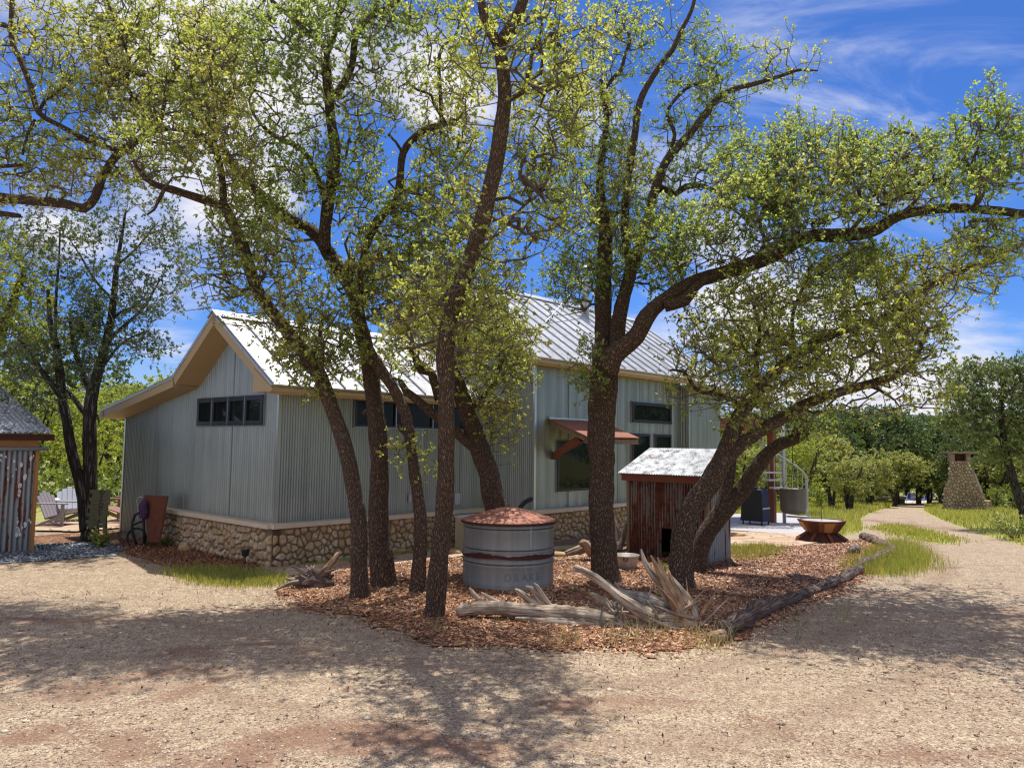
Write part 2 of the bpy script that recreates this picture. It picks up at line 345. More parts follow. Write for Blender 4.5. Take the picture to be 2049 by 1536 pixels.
# ------------------------------------------------------------------ mesh helpers
ORG = {}
class MB:
    def __init__(s): s.v = []; s.f = []; s.uv = []; s.hasuv = False; s.t = []
    def add(s, vs, fs, uvs=None, tint=None):
        o = len(s.v); s.v += [tuple(map(float, p)) for p in vs]
        s.f += [tuple(i+o for i in f) for f in fs]
        s.t += [tint if tint is not None else .5]*len(vs)
        if uvs is not None: s.uv += uvs; s.hasuv = True
        else: s.uv += [(0, 0)]*sum(len(f) for f in fs)
        return s
    def box8(s, p):      # 8 corners: bottom 4 ccw, top 4
        return s.add(p, [(3, 2, 1, 0), (4, 5, 6, 7), (0, 1, 5, 4), (1, 2, 6, 5), (2, 3, 7, 6), (3, 0, 4, 7)])
    def box(s, c, d, ax=(1, 0, 0), ay=(0, 1, 0), az=(0, 0, 1)):
        c = np.array(c, float); ax, ay, az = [np.array(a, float)*k/2 for a, k in zip((ax, ay, az), d)]
        return s.box8([c-ax-ay-az, c+ax-ay-az, c+ax+ay-az, c-ax+ay-az, c-ax-ay+az, c+ax-ay+az, c+ax+ay+az, c-ax+ay+az])
    def tube(s, pts, rads, n=10, jit=0., cap=True, res=0, seed=0, tint=None):
        P, R = resample(np.array(pts, float), np.array(rads, float), res) if res else (np.array(pts, float), np.array(rads, float))
        V, U = ring_tube(P, R, n, jit, seed)
        m = len(P); fs = []; uvs = []
        for i in range(m-1):
            for j in range(n):
                k = (j+1) % n
                fs.append((i*n+j, i*n+k, (i+1)*n+k, (i+1)*n+j))
                uj, uk = U[0][j], U[0][j+1]
                uvs += [(uj, U[1][i]), (uk, U[1][i]), (uk, U[1][i+1]), (uj, U[1][i+1])]
        if cap:
            fs.append(tuple(range(n-1, -1, -1))); fs.append(tuple((m-1)*n+j for j in range(n)))
            uvs += [(U[0][j], U[1][0]) for j in range(n)]*1 + [(U[0][j], U[1][-1]) for j in range(n)]
        return s.add(V, fs, uvs, tint)
    def lathe(s, prof, n=32, c=(0, 0, 0), ang0=0., cap_top=False, cap_bot=False):
        vs = []; fs = []
        for r, z in prof:
            for j in range(n):
                a = ang0+2*math.pi*j/n; vs.append((c[0]+r*math.cos(a), c[1]+r*math.sin(a), c[2]+z))
        for i in range(len(prof)-1):
            for j in range(n):
                k = (j+1) % n; fs.append((i*n+j, i*n+k, (i+1)*n+k, (i+1)*n+j))
        if cap_top: fs.append(tuple((len(prof)-1)*n+j for j in range(n)))
        if cap_bot: fs.append(tuple(range(n-1, -1, -1)))
        return s.add(vs, fs)
def resample(P, R, step):
    Q = [P[0]]; r = [R[0]]
    n = len(P)
    for i in range(n-1):
        p0 = P[max(i-1, 0)]; p1 = P[i]; p2 = P[i+1]; p3 = P[min(i+2, n-1)]
        k = max(1, int(np.linalg.norm(p2-p1)/step))
        for j in range(1, k+1):
            t = j/k
            Q.append(.5*((2*p1)+(-p0+p2)*t+(2*p0-5*p1+4*p2-p3)*t*t+(-p0+3*p1-3*p2+p3)*t**3)); r.append(R[i]*(1-t)+R[i+1]*t)
    return np.array(Q), np.array(r)
def ring_tube(P, R, n, jit, seed):
    T = np.gradient(P, axis=0); T /= np.linalg.norm(T, axis=1)[:, None]+1e-9
    a = np.array([1., 0, 0]) if abs(T[0][0]) < .8 else np.array([0, 1., 0])
    V = []; L = 0; Ls = []
    for i in range(len(P)):
        a = a - T[i]*np.dot(a, T[i]); a /= np.linalg.norm(a); b = np.cross(T[i], a)
        if i: L += np.linalg.norm(P[i]-P[i-1])
        Ls.append(L)
        for j in range(n):
            th = 2*math.pi*j/n; d = a*math.cos(th)+b*math.sin(th); r = R[i]
            if jit:
                q = Vector((P[i]+d*R[i])*1.)
                nz = mnoise.noise(q*4.+Vector((seed, 0, 0))) + .6*mnoise.noise(q*11.)
                r = r*(1+jit*nz)
            V.append(P[i]+d*r)
    Rm = float(np.mean(R)); U = [2*math.pi*Rm*j/n for j in range(n+1)]
    return V, (U, Ls)

def finish(me, smooth, m):
    if m is not None:
        for k in (m if isinstance(m, (list, tuple)) else [m]): me.materials.append(k)
    if smooth: me.polygons.foreach_set('use_smooth', [True]*len(me.polygons))
    me.update()
def root_of(o):
    while o.parent: o = o.parent
    return o
def place(o, parent, org):
    COL.objects.link(o)
    if parent is not None:
        o.parent = parent; ORG[o.name] = org
    else: o.location = org; ORG[o.name] = org
def obj(name, mb, m, parent=None, smooth=False, label=None, loc=None):
    me = bpy.data.meshes.new(name)
    V = np.array(mb.v, float)
    if parent is not None: org = ORG[root_of(parent).name]
    elif loc is not None: org = np.array(loc, float)
    else: org = np.array([(V[:, 0].min()+V[:, 0].max())/2, (V[:, 1].min()+V[:, 1].max())/2, V[:, 2].min()])
    me.from_pydata((V-org).tolist(), [], mb.f)
    if mb.hasuv:
        uv = me.uv_layers.new(name='UVMap'); uv.data.foreach_set('uv', np.array(mb.uv, 'f').ravel())
    if any(t != .5 for t in mb.t):
        a = me.attributes.new('tint', 'FLOAT', 'POINT'); a.data.foreach_set('value', np.array(mb.t, 'f'))
    finish(me, smooth, m)
    o = bpy.data.objects.new(name, me); place(o, parent, org)
    if label: o['label'] = label
    return o
def npobj(name, V, Q, m, parent=None, tint=None, smooth=False, loc=None, attrs=None):
    me = bpy.data.meshes.new(name); k = Q.shape[1]
    V = np.asarray(V, float)
    if parent is not None: org = ORG[root_of(parent).name]
    elif loc is not None: org = np.array(loc, float)
    else: org = np.array([(V[:, 0].min()+V[:, 0].max())/2, (V[:, 1].min()+V[:, 1].max())/2, V[:, 2].min()])
    W = (V-org).astype('f')
    me.vertices.add(len(W)); me.vertices.foreach_set('co', W.ravel())
    me.loops.add(Q.size); me.loops.foreach_set('vertex_index', Q.astype('i').ravel())
    me.polygons.add(len(Q)); me.polygons.foreach_set('loop_start', np.arange(0, Q.size, k, dtype='i')); me.polygons.foreach_set('loop_total', np.full(len(Q), k, 'i'))
    me.update(calc_edges=True)
    if tint is not None: a = me.attributes.new('tint', 'FLOAT', 'POINT'); a.data.foreach_set('value', tint.astype('f'))
    for kk, vv in (attrs or {}).items():
        a = me.attributes.new(kk, 'FLOAT', 'POINT'); a.data.foreach_set('value', vv.astype('f'))
    finish(me, smooth, m)
    o = bpy.data.objects.new(name, me); place(o, parent, org); return o
def tag(o, label=None, cat=None, group=None, kind=None):
    if label: o['label'] = label
    if cat: o['category'] = cat
    if group: o['group'] = group
    if kind: o['kind'] = kind
    return o
def thing(name, label, cat, loc, group=None):
    o = bpy.data.objects.new(name, None); o.empty_display_size = .1
    place(o, None, np.array(loc, float)); return tag(o, label, cat, group)
def copy_tree(root, loc, rz=0., scale=None, label=None):
    def cp(o, par):
        c = o.copy(); COL.objects.link(c)
        if par is not None: c.parent = par
        for ch in [x for x in KIDS.get(o.name, [])]: KIDS.setdefault(c.name, []).append(cp(ch, c))
        return c
    c = cp(root, None); c.location = loc; c.rotation_euler = (0, 0, rz)
    if scale is not None: c.scale = scale
    if label: c['label'] = label
    return c
KIDS = {}
def kids(root):
    for o in bpy.data.objects:
        if o.parent: KIDS.setdefault(o.parent.name, [])
        if o.parent and o not in KIDS[o.parent.name]: KIDS[o.parent.name].append(o)

def pip(x, y, poly):
    poly = np.asarray(poly); ins = np.zeros(np.shape(x), bool); j = len(poly)-1
    for i in range(len(poly)):
        xi, yi = poly[i]; xj, yj = poly[j]
        ins ^= ((yi > y) != (yj > y)) & (x < (xj-xi)*(y-yi)/(yj-yi+1e-12)+xi); j = i
    return ins
def pdist(x, y, poly):
    poly = np.asarray(poly); d = np.full(np.shape(x), 1e9)
    for i in range(len(poly)):
        a = poly[i-1]; b = poly[i]; ab = b-a; t = np.clip(((x-a[0])*ab[0]+(y-a[1])*ab[1])/(ab@ab+1e-9), 0, 1)
        d = np.minimum(d, np.hypot(x-a[0]-t*ab[0], y-a[1]-t*ab[1]))
    return d
def wpoly(px): return np.array([gnd(*p)[:2] for p in px])

# ------------------------------------------------------------------ ground and zones
MULCH = wpoly([(556, 1192), (590, 1215), (680, 1232), (780, 1262), (860, 1290), (960, 1296), (1080, 1300), (1200, 1306), (1320, 1312), (1420, 1300), (1500, 1272), (1560, 1245), (1660, 1195), (1760, 1140), (1798, 1108), (1740, 1078), (1660, 1090), (1560, 1094), (1440, 1098), (1350, 1090), (1250, 1090), (1180, 1112), (1110, 1118), (1000, 1118), (900, 1118), (780, 1128), (690, 1132), (640, 1150), (600, 1165)])
GABLE_SHADOW = wpoly([(230, 1080), (330, 1075), (420, 1098), (535, 1125), (500, 1142), (455, 1146), (380, 1140), (330, 1134), (250, 1108)])  # outline of the shadow the house throws on the ground
DRIVE = wpoly([(-900, 2600), (-900, 1118), (0, 1128), (250, 1112), (330, 1138), (470, 1148), (560, 1150), (700, 1125), (1100, 1110), (1440, 1100), (1620, 1090), (1730, 1062), (1722, 1038), (1750, 1024), (1785, 1016), (1800, 1008), (1855, 1008), (1845, 1022), (1880, 1040), (1960, 1068), (2049, 1092), (2400, 1150), (2600, 1300), (2600, 2600)])
ISLE = wpoly([(1745, 1056), (1790, 1048), (1860, 1062), (1925, 1082), (1890, 1090), (1820, 1078)])
GRASSP = [wpoly([(330, 1142), (400, 1136), (480, 1142), (560, 1152), (575, 1172), (480, 1178), (390, 1168)]),
          wpoly([(1700, 1140), (1770, 1098), (1800, 1082), (1850, 1118), (1858, 1135), (1800, 1150), (1730, 1152)]),
          wpoly([(1455, 1098), (1530, 1094), (1570, 1102), (1540, 1122), (1460, 1126)])]
xs = np.concatenate([-np.geomspace(120, 14.2, 26), np.arange(-14, 14.01, .14), np.geomspace(14.2, 160, 30)])
ys = np.concatenate([[-12, -8, -4, -2, -1, 0, 1], np.arange(2, 26, .14), np.geomspace(26.2, 420, 60)])
X, Y = np.meshgrid(xs, ys); Z = gh(X, Y)
nz = np.array([mnoise.fractal(Vector((a*.25, b*.25, 0)), 1., 2., 4) for a, b in zip(X.ravel(), Y.ravel())]).reshape(X.shape)
Z = Z + .003*nz*sstep(3, 6, Y)*(Y < 60)
ind = pip(X, Y, DRIVE) & ~pip(X, Y, ISLE); dd = np.minimum(pdist(X, Y, DRIVE), pdist(X, Y, ISLE))
gr = np.where(ind, .5-dd*1.2, .5+dd*1.2)
for gp in GRASSP:
    i2 = pip(X, Y, gp); d2 = pdist(X, Y, gp); gr = np.maximum(gr, np.where(i2, .45+d2*1.5, .45-d2*2.))
gr = np.where((Y < 16.2) & (X < -3), np.minimum(gr, .25), gr)
gr = np.clip(gr, 0, 1)
def streakz(px, w):
    P = [gnd(*p)[:2] for p in px]; d = np.full(X.shape, 1e9)
    for a, b in zip(P[:-1], P[1:]):
        ab = b-a; t = np.clip(((X-a[0])*ab[0]+(Y-a[1])*ab[1])/(ab@ab), 0, 1); d = np.minimum(d, np.hypot(X-a[0]-t*ab[0], Y-a[1]-t*ab[1]))
    return np.clip(1-d/w, 0, 1)
dirt = np.maximum.reduce([streakz([(950, 1500), (760, 1462), (640, 1462), (520, 1495), (480, 1536)], .45), .9*streakz([(200, 1362), (330, 1345), (430, 1340)], .22),
                          .8*streakz([(340, 1395), (420, 1362), (500, 1350)], .2), .9*streakz([(0, 1480), (140, 1455), (300, 1500), (430, 1536)], .35), .8*streakz([(1740, 1040), (1830, 1052), (1950, 1062)], 1.0),
                          .75*streakz([(1500, 1450), (1700, 1500), (2049, 1520)], .4), .8*streakz([(80, 1085), (200, 1075), (240, 1090)], .9)])
track = np.maximum.reduce([streakz(p, .32) for p in ([(-200, 1250), (300, 1235), (800, 1330), (1300, 1370), (1700, 1260), (1900, 1150), (1850, 1080), (1810, 1020)], [(-200, 1420), (350, 1370), (900, 1500), (1500, 1480), (1900, 1330), (2100, 1200)])])
idx = np.arange(X.size).reshape(X.shape)
Q = np.stack([idx[:-1, :-1], idx[:-1, 1:], idx[1:, 1:], idx[1:, :-1]], -1).reshape(-1, 4)
g = npobj('ground', np.stack([X, Y, Z], -1).reshape(-1, 3), Q, M['ground'], smooth=True, loc=(0, 0, 0), attrs={'grass': gr.ravel(), 'dirt': dirt.ravel(), 'track': track.ravel()})
tag(g, 'pale tan gravel driveway with red dirt tracks and grassy margins', 'ground', kind='structure')

def sheet(name, poly, m, dz, label, step=.12, ragged=.0, cat=None, bulge=0.):
    x0, y0 = poly.min(0)-.2; x1, y1 = poly.max(0)+.2
    a = np.arange(x0, x1, step); b = np.arange(y0, y1, step); XX, YY = np.meshgrid(a, b)
    ins = pip(XX, YY, poly); d = pdist(XX, YY, poly)
    sd_ = np.where(ins, d, -d)
    nn = np.array([mnoise.noise(Vector((p*1.6, q*1.6, 3.)))+.6*mnoise.noise(Vector((p*7, q*7, 3.))) for p, q in zip(XX.ravel(), YY.ravel())]).reshape(XX.shape)
    keep = sd_+ragged*nn > 0
    ZZ = gh(XX, YY)+.005+dz+bulge*np.clip(sd_, 0, .5)/.5 + .012*nn*(bulge > 0)
    ix = np.arange(XX.size).reshape(XX.shape)
    q = np.stack([ix[:-1, :-1], ix[:-1, 1:], ix[1:, 1:], ix[1:, :-1]], -1).reshape(-1, 4)
    kq = keep.ravel()[q].all(1); q = q[kq]; used = np.unique(q); mp = -np.ones(XX.size, int); mp[used] = np.arange(len(used))
    o = npobj(name, np.stack([XX, YY, ZZ], -1).reshape(-1, 3)[used], mp[q], m, smooth=True)
    return tag(o, label, cat or 'ground', kind='structure')
sheet('mulch_bed', MULCH, M['mulch'], .004, 'orange brown mulch bed around the oaks and the tank', .05, .24, bulge=.03)
sheet('gable_shadow_strip', GABLE_SHADOW, M['mulch'], .002, 'dark strip painted as the gable shadow at the foot of the wall', .05, .10)  # dark sheet paints the gable's cast shadow onto the ground
az = rad(42.3); U = np.array([math.sin(az), math.cos(az), 0]); V_ = np.array([-math.cos(az), math.sin(az), 0])
A = gnd(547, 1131)
def hp(u, v, z): p = A+u*U+v*V_; p = p.copy(); p[2] = z; return p
def hpoly(l): return np.array([hp(u, v, 0)[:2] for u, v in l])
sheet('flagstone_path', hpoly([(-.9, -.55), (-.55, -.95), (.3, -1.25), (1.6, -1.3), (3., -1.35), (4.3, -1.9), (5.8, -2.5), (6.3, -2.2), (5.0, -1.5), (4.0, -.6), (1.5, -.42), (0, -.40)]), M['flag'], .012, 'pale flagstone path beside the long stone wall', .05, .05)
sheet('flagstone_patio', wpoly([(1436, 1058), (1520, 1060), (1620, 1068), (1640, 1086), (1600, 1094), (1520, 1097), (1436, 1100)]), M['flag'], .012, 'sunlit flagstone patio beside the fire bowl', .06, .06)
sheet('blue_gravel_strip', wpoly([(-260, 1100), (0, 1096), (70, 1090), (150, 1086), (215, 1084), (250, 1100), (235, 1112), (130, 1120), (0, 1128), (-260, 1140)]), M['bluegravel'], .006, 'blue grey gravel strip in front of the old shed', .05, .08)
sheet('red_dirt_path', wpoly([(64, 1100), (64, 1072), (150, 1066), (245, 1058), (246, 1082), (200, 1086), (120, 1094)]), M['mulch'], .003, 'red brown dirt path between the old shed and the house', .06, .05)
sheet('left_patio', wpoly([(62, 1064), (64, 1050), (110, 1042), (262, 1038), (250, 1058), (150, 1066)]), M['flag'], .03, 'low flagstone patio under the garden chairs', .06, .04)
mb = MB(); sl = [gnd(1452, 1044), gnd(1440, 1062), gnd(1610, 1070), gnd(1640, 1062), gnd(1634, 1050), gnd(1560, 1043)]
zt = float(np.mean([p[2] for p in sl]))+.14
n = len(sl); mb.add([(p[0], p[1], p[2]-.2) for p in sl]+[(p[0], p[1], zt) for p in sl], [tuple(range(n, 2*n))]+[(i, (i+1) % n, n+(i+1) % n, n+i) for i in range(n)][::-1])
mb.f = [tuple(reversed(f)) if len(f) == 6 and False else f for f in mb.f]
tag(obj('concrete_slab', mb, M['concrete']), 'pale concrete slab below the spiral stair', 'slab', kind='structure')
SLABZ = zt

# hill on the horizon
hx = np.linspace(-500, 900, 90); hy = np.linspace(110, 760, 50); HX, HY = np.meshgrid(hx, hy)
hn = np.array([mnoise.fractal(Vector((a*.012, b*.012, 9)), 1., 2., 6) for a, b in zip(HX.ravel(), HY.ravel())]).reshape(HX.shape)
HZ = -6+sstep(130, 620, HY)*(29+5*np.sin(HX*.007))+hn*3.5*sstep(120, 300, HY)
ix = np.arange(HX.size).reshape(HX.shape)
q = np.stack([ix[:-1, :-1], ix[:-1, 1:], ix[1:, 1:], ix[1:, :-1]], -1).reshape(-1, 4)
tag(npobj('hill', np.stack([HX, HY, HZ], -1).reshape(-1, 3), q, M['hill'], smooth=True), 'low green wooded hill on the horizon', 'hill', kind='structure')

# ------------------------------------------------------------------ scatter: leaves, blades, chips
def leaf_mesh(C, size, up=.3, ratio=.5, jit=.35, rs=rng, D=None):
    n = len(C); d = rs.normal(size=(n, 3)) if D is None else D+rs.normal(size=(n, 3))*.55
    d[:, 2] -= .15; d /= np.linalg.norm(d, axis=1)[:, None]
    r = rs.normal(size=(n, 3)); r[:, 2] += up*3; s = np.cross(d, r); s /= np.linalg.norm(s, axis=1)[:, None]+1e-9
    L = size*(1+jit*rs.uniform(-1, 1, n))[:, None]
    V = np.empty((n, 4, 3)); V[:, 0] = C-d*L*.5; V[:, 1] = C+s*L*ratio*.5+d*L*.08; V[:, 2] = C+d*L*.5; V[:, 3] = C-s*L*ratio*.5+d*L*.08
    Q = np.arange(n*4).reshape(n, 4); return V.reshape(-1, 3), Q
def seg_mesh(P0, P1, r0, r1, k=4):
    d = P1-P0; L = np.linalg.norm(d, axis=1)[:, None]+1e-9; d = d/L
    ref = np.where(np.abs(d[:, 2:3]) > .9, np.array([[1., 0, 0]]), np.array([[0, 0, 1.]])); a = np.cross(d, ref); a /= np.linalg.norm(a, axis=1)[:, None]; b = np.cross(d, a)
    n = len(P0); V = np.empty((n, 2*k, 3))
    for j in range(k):
        th = 2*math.pi*j/k; o = a*math.cos(th)+b*math.sin(th)
        V[:, j] = P0+o*np.reshape(r0, (-1, 1)); V[:, k+j] = P1+o*np.reshape(r1, (-1, 1))
    base = (np.arange(n)*2*k)[:, None]; Q = np.concatenate([base+np.array([[j, (j+1) % k, k+(j+1) % k, k+j]]) for j in range(k)])
    return V.reshape(-1, 3), Q
def blades(C, h, wd, rs=rng, lean=.5):
    n = len(C); a = rs.uniform(0, 2*math.pi, n); L = rs.uniform(.15, 1, n)*lean*h
    dx = np.stack([np.cos(a)*L, np.sin(a)*L, 0*a], 1); s = np.stack([-np.sin(a), np.cos(a), 0*a], 1)*np.reshape(wd, (-1, 1))
    # blade faces a random way
    b = rs.uniform(0, math.pi, n); s = np.stack([np.cos(b), np.sin(b), 0*b], 1)*np.reshape(wd, (-1, 1))
    z = np.zeros((n, 3)); z[:, 2] = h
    V = np.empty((n, 5, 3)); V[:, 0] = C-s*.5; V[:, 1] = C+s*.5; V[:, 2] = C+dx*.35+z*.6+s*.35; V[:, 3] = C+dx+z; V[:, 4] = C+dx*.35+z*.6-s*.35
    V[:, 3] = C+dx+z*.95
    Q = np.concatenate([np.arange(n)[:, None]*5+np.array([[0, 1, 2, 4]]), np.arange(n)[:, None]*5+np.array([[4, 2, 3, 3]])])
    # second piece as quad with tiny tip
    return V.reshape(-1, 3), Q
def blade_mesh(name, C, h, wd, m, label, cat, tint, lean=.5, parent=None, kind='stuff'):
    n = len(C); V, Q = blades(C, h, wd, lean=lean)
    V = V.reshape(n, 5, 3); tip = V[:, 3:4]+np.array([[[.0006, 0, 0]]]); V = np.concatenate([V, tip], 1).reshape(-1, 3)
    b = np.arange(n)[:, None]*6; Q = np.concatenate([b+np.array([[0, 1, 2, 4]]), b+np.array([[4, 2, 5, 3]])])
    o = npobj(name, V, Q, m, parent, tint=np.repeat(tint, 6))
    if kind: tag(o, label, cat, kind=kind)
    return o
def sample_poly(poly, n, spread=0.):
    x0, y0 = poly.min(0); x1, y1 = poly.max(0); out = np.zeros((0, 2))
    while len(out) < n:
        p = rng.uniform([x0, y0], [x1, y1], size=(n*2, 2)); out = np.concatenate([out, p[pip(p[:, 0], p[:, 1], poly)]])
    out = out[:n]+rng.normal(size=(n, 2))*spread
    return np.stack([out[:, 0], out[:, 1], gh(out[:, 0], out[:, 1])], 1)

# mulch chips
C = np.concatenate([sample_poly(MULCH, 60000, .10), sample_poly(MULCH, 12000, .28)]); C[:, 2] += rng.uniform(.010, .022, len(C))
e = pip(C[:, 0], C[:, 1], MULCH); C[:, 2] += np.where(e, .03*np.clip(pdist(C[:, 0], C[:, 1], MULCH), 0, .5)/.5, 0.)
n = len(C); d = np.stack([rng.normal(size=n), rng.normal(size=n), rng.normal(size=n)*.28], 1)
r = rng.normal(size=(n, 3))*.45; r[:, 2] += 1.
d /= np.linalg.norm(d, axis=1)[:, None]; s = np.cross(d, r); s /= np.linalg.norm(s, axis=1)[:, None]
L = (.012+rng.gamma(2., .012, n))[:, None]; Wd = rng.uniform(.005, .020, n)[:, None]
V = np.empty((n, 4, 3)); V[:, 0] = C-d*L*.5-s*Wd*.5; V[:, 1] = C+d*L*.5-s*Wd*.3; V[:, 2] = C+d*L*.5+s*Wd*.4; V[:, 3] = C-d*L*.5+s*Wd*.5
tn = np.clip(rng.beta(2.2, 1.8, n)+.25*np.array([mnoise.noise(Vector((a*1.3, b*1.3, 0))) for a, b in C[:, :2]]), 0, 1)
tag(npobj('mulch_chips', V.reshape(-1, 3), np.arange(n*4).reshape(n, 4), M['chip'], tint=np.repeat(tn, 4)), 'loose orange and brown wood chips and dead oak leaves', 'mulch', kind='stuff')
C = sample_poly(GABLE_SHADOW, 5000, .12); C[:, 2] += .03
n = len(C); V, Q = leaf_mesh(C, .035, up=1.5, ratio=.5)
tag(npobj('leaf_litter', V, Q, M['chip'], tint=np.repeat(rng.uniform(0, .7, n), 4)), 'brown dead leaves lying below the gable wall', 'leaf litter', kind='stuff')
# pebbles
def pebbles(name, C, r, m, label):
    n = len(C); o = np.array([[1, 0, 0], [0, 1, 0], [-1, 0, 0], [0, -1, 0], [0, 0, .6], [0, 0, -.4]]); a = rng.uniform(0, 6.28, n)
    R = r[:, None, None]*rng.uniform(.6, 1.3, (n, 1, 3)); P = o[None]*R
    ca, sa = np.cos(a)[:, None], np.sin(a)[:, None]; X_ = P[:, :, 0]*ca-P[:, :, 1]*sa; Y_ = P[:, :, 0]*sa+P[:, :, 1]*ca
    P = np.stack([X_, Y_, P[:, :, 2]], -1)+C[:, None]
    f = np.array([[0, 1, 4], [1, 2, 4], [2, 3, 4], [3, 0, 4], [1, 0, 5], [2, 1, 5], [3, 2, 5], [0, 3, 5]])
    Q = (np.arange(n)[:, None, None]*6+f[None]).reshape(-1, 3)
    tag(npobj(name, P.reshape(-1, 3), Q, m, tint=np.repeat(rng.uniform(0, 1, n), 6)), label, 'gravel', kind='stuff')
n = 34000; yy = 2.6+rng.beta(1.0, 1.9, n)*7.5; xx = rng.uniform(-1, 1, n)*(yy*.72+.3)
C = np.stack([xx, yy, np.full(n, .0)], 1); ok = ~pip(xx, yy, MULCH); C = C[ok]; pebbles('loose_gravel', C, rng.gamma(2.4, .0022, len(C))+.0028, M['peb'], 'loose cream and tan gravel stones in the foreground')
C = sample_poly(wpoly([(-200, 1110), (70, 1092), (215, 1086), (250, 1102), (130, 1120), (-200, 1138)]), 3500, .08); C[:, 2] += .03
pebbles('blue_pebbles', C, rng.uniform(.012, .03, len(C)), M['bluepeb'], 'loose blue grey stones beside the old shed')

q0 = sample_poly(MULCH, 9000, .75); q0 = q0[~pip(q0[:, 0], q0[:, 1], MULCH)]; q0 = q0[q0[:, 1] < 10.5]
q1 = np.stack([rng.uniform(-6, 6, 2500), rng.uniform(3.6, 9.5, 2500), np.zeros(2500)], 1); q0 = np.concatenate([q0, q1]); q0[:, 2] += .012
V, Q = leaf_mesh(q0, .024, up=2.2, ratio=.5)
C = np.stack([rng.uniform(-5, 5, 420), rng.uniform(2.8, 9, 420), np.zeros(420)], 1); C = C[~pip(C[:, 0], C[:, 1], MULCH)]
pebbles('scattered_stones', C, rng.gamma(3., .004, len(C))+.006, M['peb'], 'larger loose stones scattered over the drive')
tag(npobj('fallen_leaves', V, Q, M['chip'], tint=np.repeat(rng.uniform(0, .6, len(q0)), 4)), 'brown fallen leaves scattered over the gravel', 'fallen leaves', kind='stuff')
# grass
def tuft_pts(px, n, sx, sy=None):
    p = gnd(*px); q = rng.normal(size=(n, 2))*np.array([sx, sy or sx]); x = p[0]+q[:, 0]; y = p[1]+q[:, 1]
    return np.stack([x, y, gh(x, y)], 1)
C = np.concatenate([sample_poly(GRASSP[0], 5200, .12), sample_poly(GRASSP[1], 9000, .18), sample_poly(GRASSP[2], 2600, .12)])
h = np.concatenate([rng.uniform(.03, .10, 5200), rng.uniform(.04, .17, 9000), rng.uniform(.05, .16, 2600)])
C[:, 2] += .01
blade_mesh('short_grass', C, h, np.full(len(C), .008), M['grass'], 'short green grass patches at the edges of the drive', 'grass', np.clip(rng.normal(.38, .22, len(C)), 0, 1))
FIELD = wpoly([(1440, 1042), (1440, 1010), (1700, 985), (1790, 990), (1800, 1006), (1780, 1015), (1740, 1026), (1720, 1040), (1728, 1062), (1640, 1086), (1634, 1046)])
FIELD2 = wpoly([(1850, 1008), (1850, 1022), (1885, 1040), (1960, 1068), (2049, 1092), (2300, 1130), (2300, 1020), (2049, 1010), (1960, 1004)])
fa = sample_poly(FIELD, 42000); fb_ = sample_poly(FIELD2, 22000)
C = np.concatenate([fa, fb_, sample_poly(ISLE, 2500, .2)])
far = C[:, 1]
mh = .10+.22*np.clip(np.array([mnoise.noise(Vector((a*.35, b*.35, 5)))+.5 for a, b in C[:, :2]]), 0, 1); mh[42000:64000] *= .8; mh[64000:] *= .35
blade_mesh('meadow_grass', C, mh*rng.uniform(.6, 1.2, len(C)), .010+far*.0006, M['grass'], 'tall yellow green meadow grass beyond the bed', 'grass', np.clip(rng.normal(.45, .2, len(C)), 0, 1), lean=.45)
# scattered dry blades near the log and margins
C = np.concatenate([tuft_pts(p, k, s) for p, k, s in (((1130, 1290), 60, .12), ((1250, 1290), 90, .15), ((1390, 1295), 70, .15), ((1310, 1270), 60, .2), ((1000, 1268), 10, .05), ((880, 1268), 26, .05), ((1420, 1290), 60, .12), ((1600, 1260), 30, .12), ((1690, 1235), 30, .06))])
blade_mesh('dry_grass_sprigs', C, rng.uniform(.06, .30, len(C)), np.full(len(C), .005), M['straw'], 'thin dry grass sprigs growing along the front of the driftwood', 'grass', rng.uniform(0, 1, len(C)), lean=1.0)

# small plants as things
def small_plant(name, px, label, n=60, r=.10, h=.16, m='leaf_brush', sz=.05, cat='plant', z=0.):
    p = gnd(*px); t = thing(name, label, cat, p)
    st = []; lf = []
    for i in range(max(6, n//6)):
        a = rng.uniform(0, 6.28); L = rng.uniform(.5, 1)*h; e = p+np.array([math.cos(a)*r*rng.uniform(.2, 1), math.sin(a)*r*rng.uniform(.2, 1), L]); st.append((p+np.array([0, 0, .0]), e))
        for k in range(6): lf.append(p+(e-p)*rng.uniform(.3, 1)+rng.normal(size=3)*.02)
    V, Q = seg_mesh(np.array([s[0] for s in st]), np.array([s[1] for s in st]), np.full(len(st), .004), np.full(len(st), .002), 4); npobj('stem', V, Q, M['twig'], t)
    V, Q = leaf_mesh(np.array(lf), sz, up=.6, ratio=.45); npobj('foliage', V, Q, M[m], t, tint=np.repeat(rng.uniform(.3, 1, len(lf)), 4))
small_plant('leafy_weed', (1332, 1150), 'small green weed beside the leaning trunk below the little shed', 70, .10, .2)
small_plant('leafy_weed', (1335, 1205), 'green shrubby weed behind the grey driftwood branch', 110, .2, .16)
small_plant('seedling', (1147, 1188), 'tiny blue green seedling on the mulch right of the tank', 30, .06, .06)
small_plant('leafy_weed', (332, 1092), 'dark green weed at the left end of the stone base', 130, .22, .16)
small_plant('leafy_weed', (294, 1092), 'low green weed below the leaning rusty panel', 90, .16, .12)
small_plant('garden_shrub', (198, 1098), 'bushy dark green plant at the foot of the welcome sign', 320, .24, .36, sz=.06, cat='shrub')
small_plant('garden_shrub', (2030, 1080), 'leafy green shrub at the right edge of the drive', 500, .9, .8, sz=.08, cat='shrub')

exec_order = []
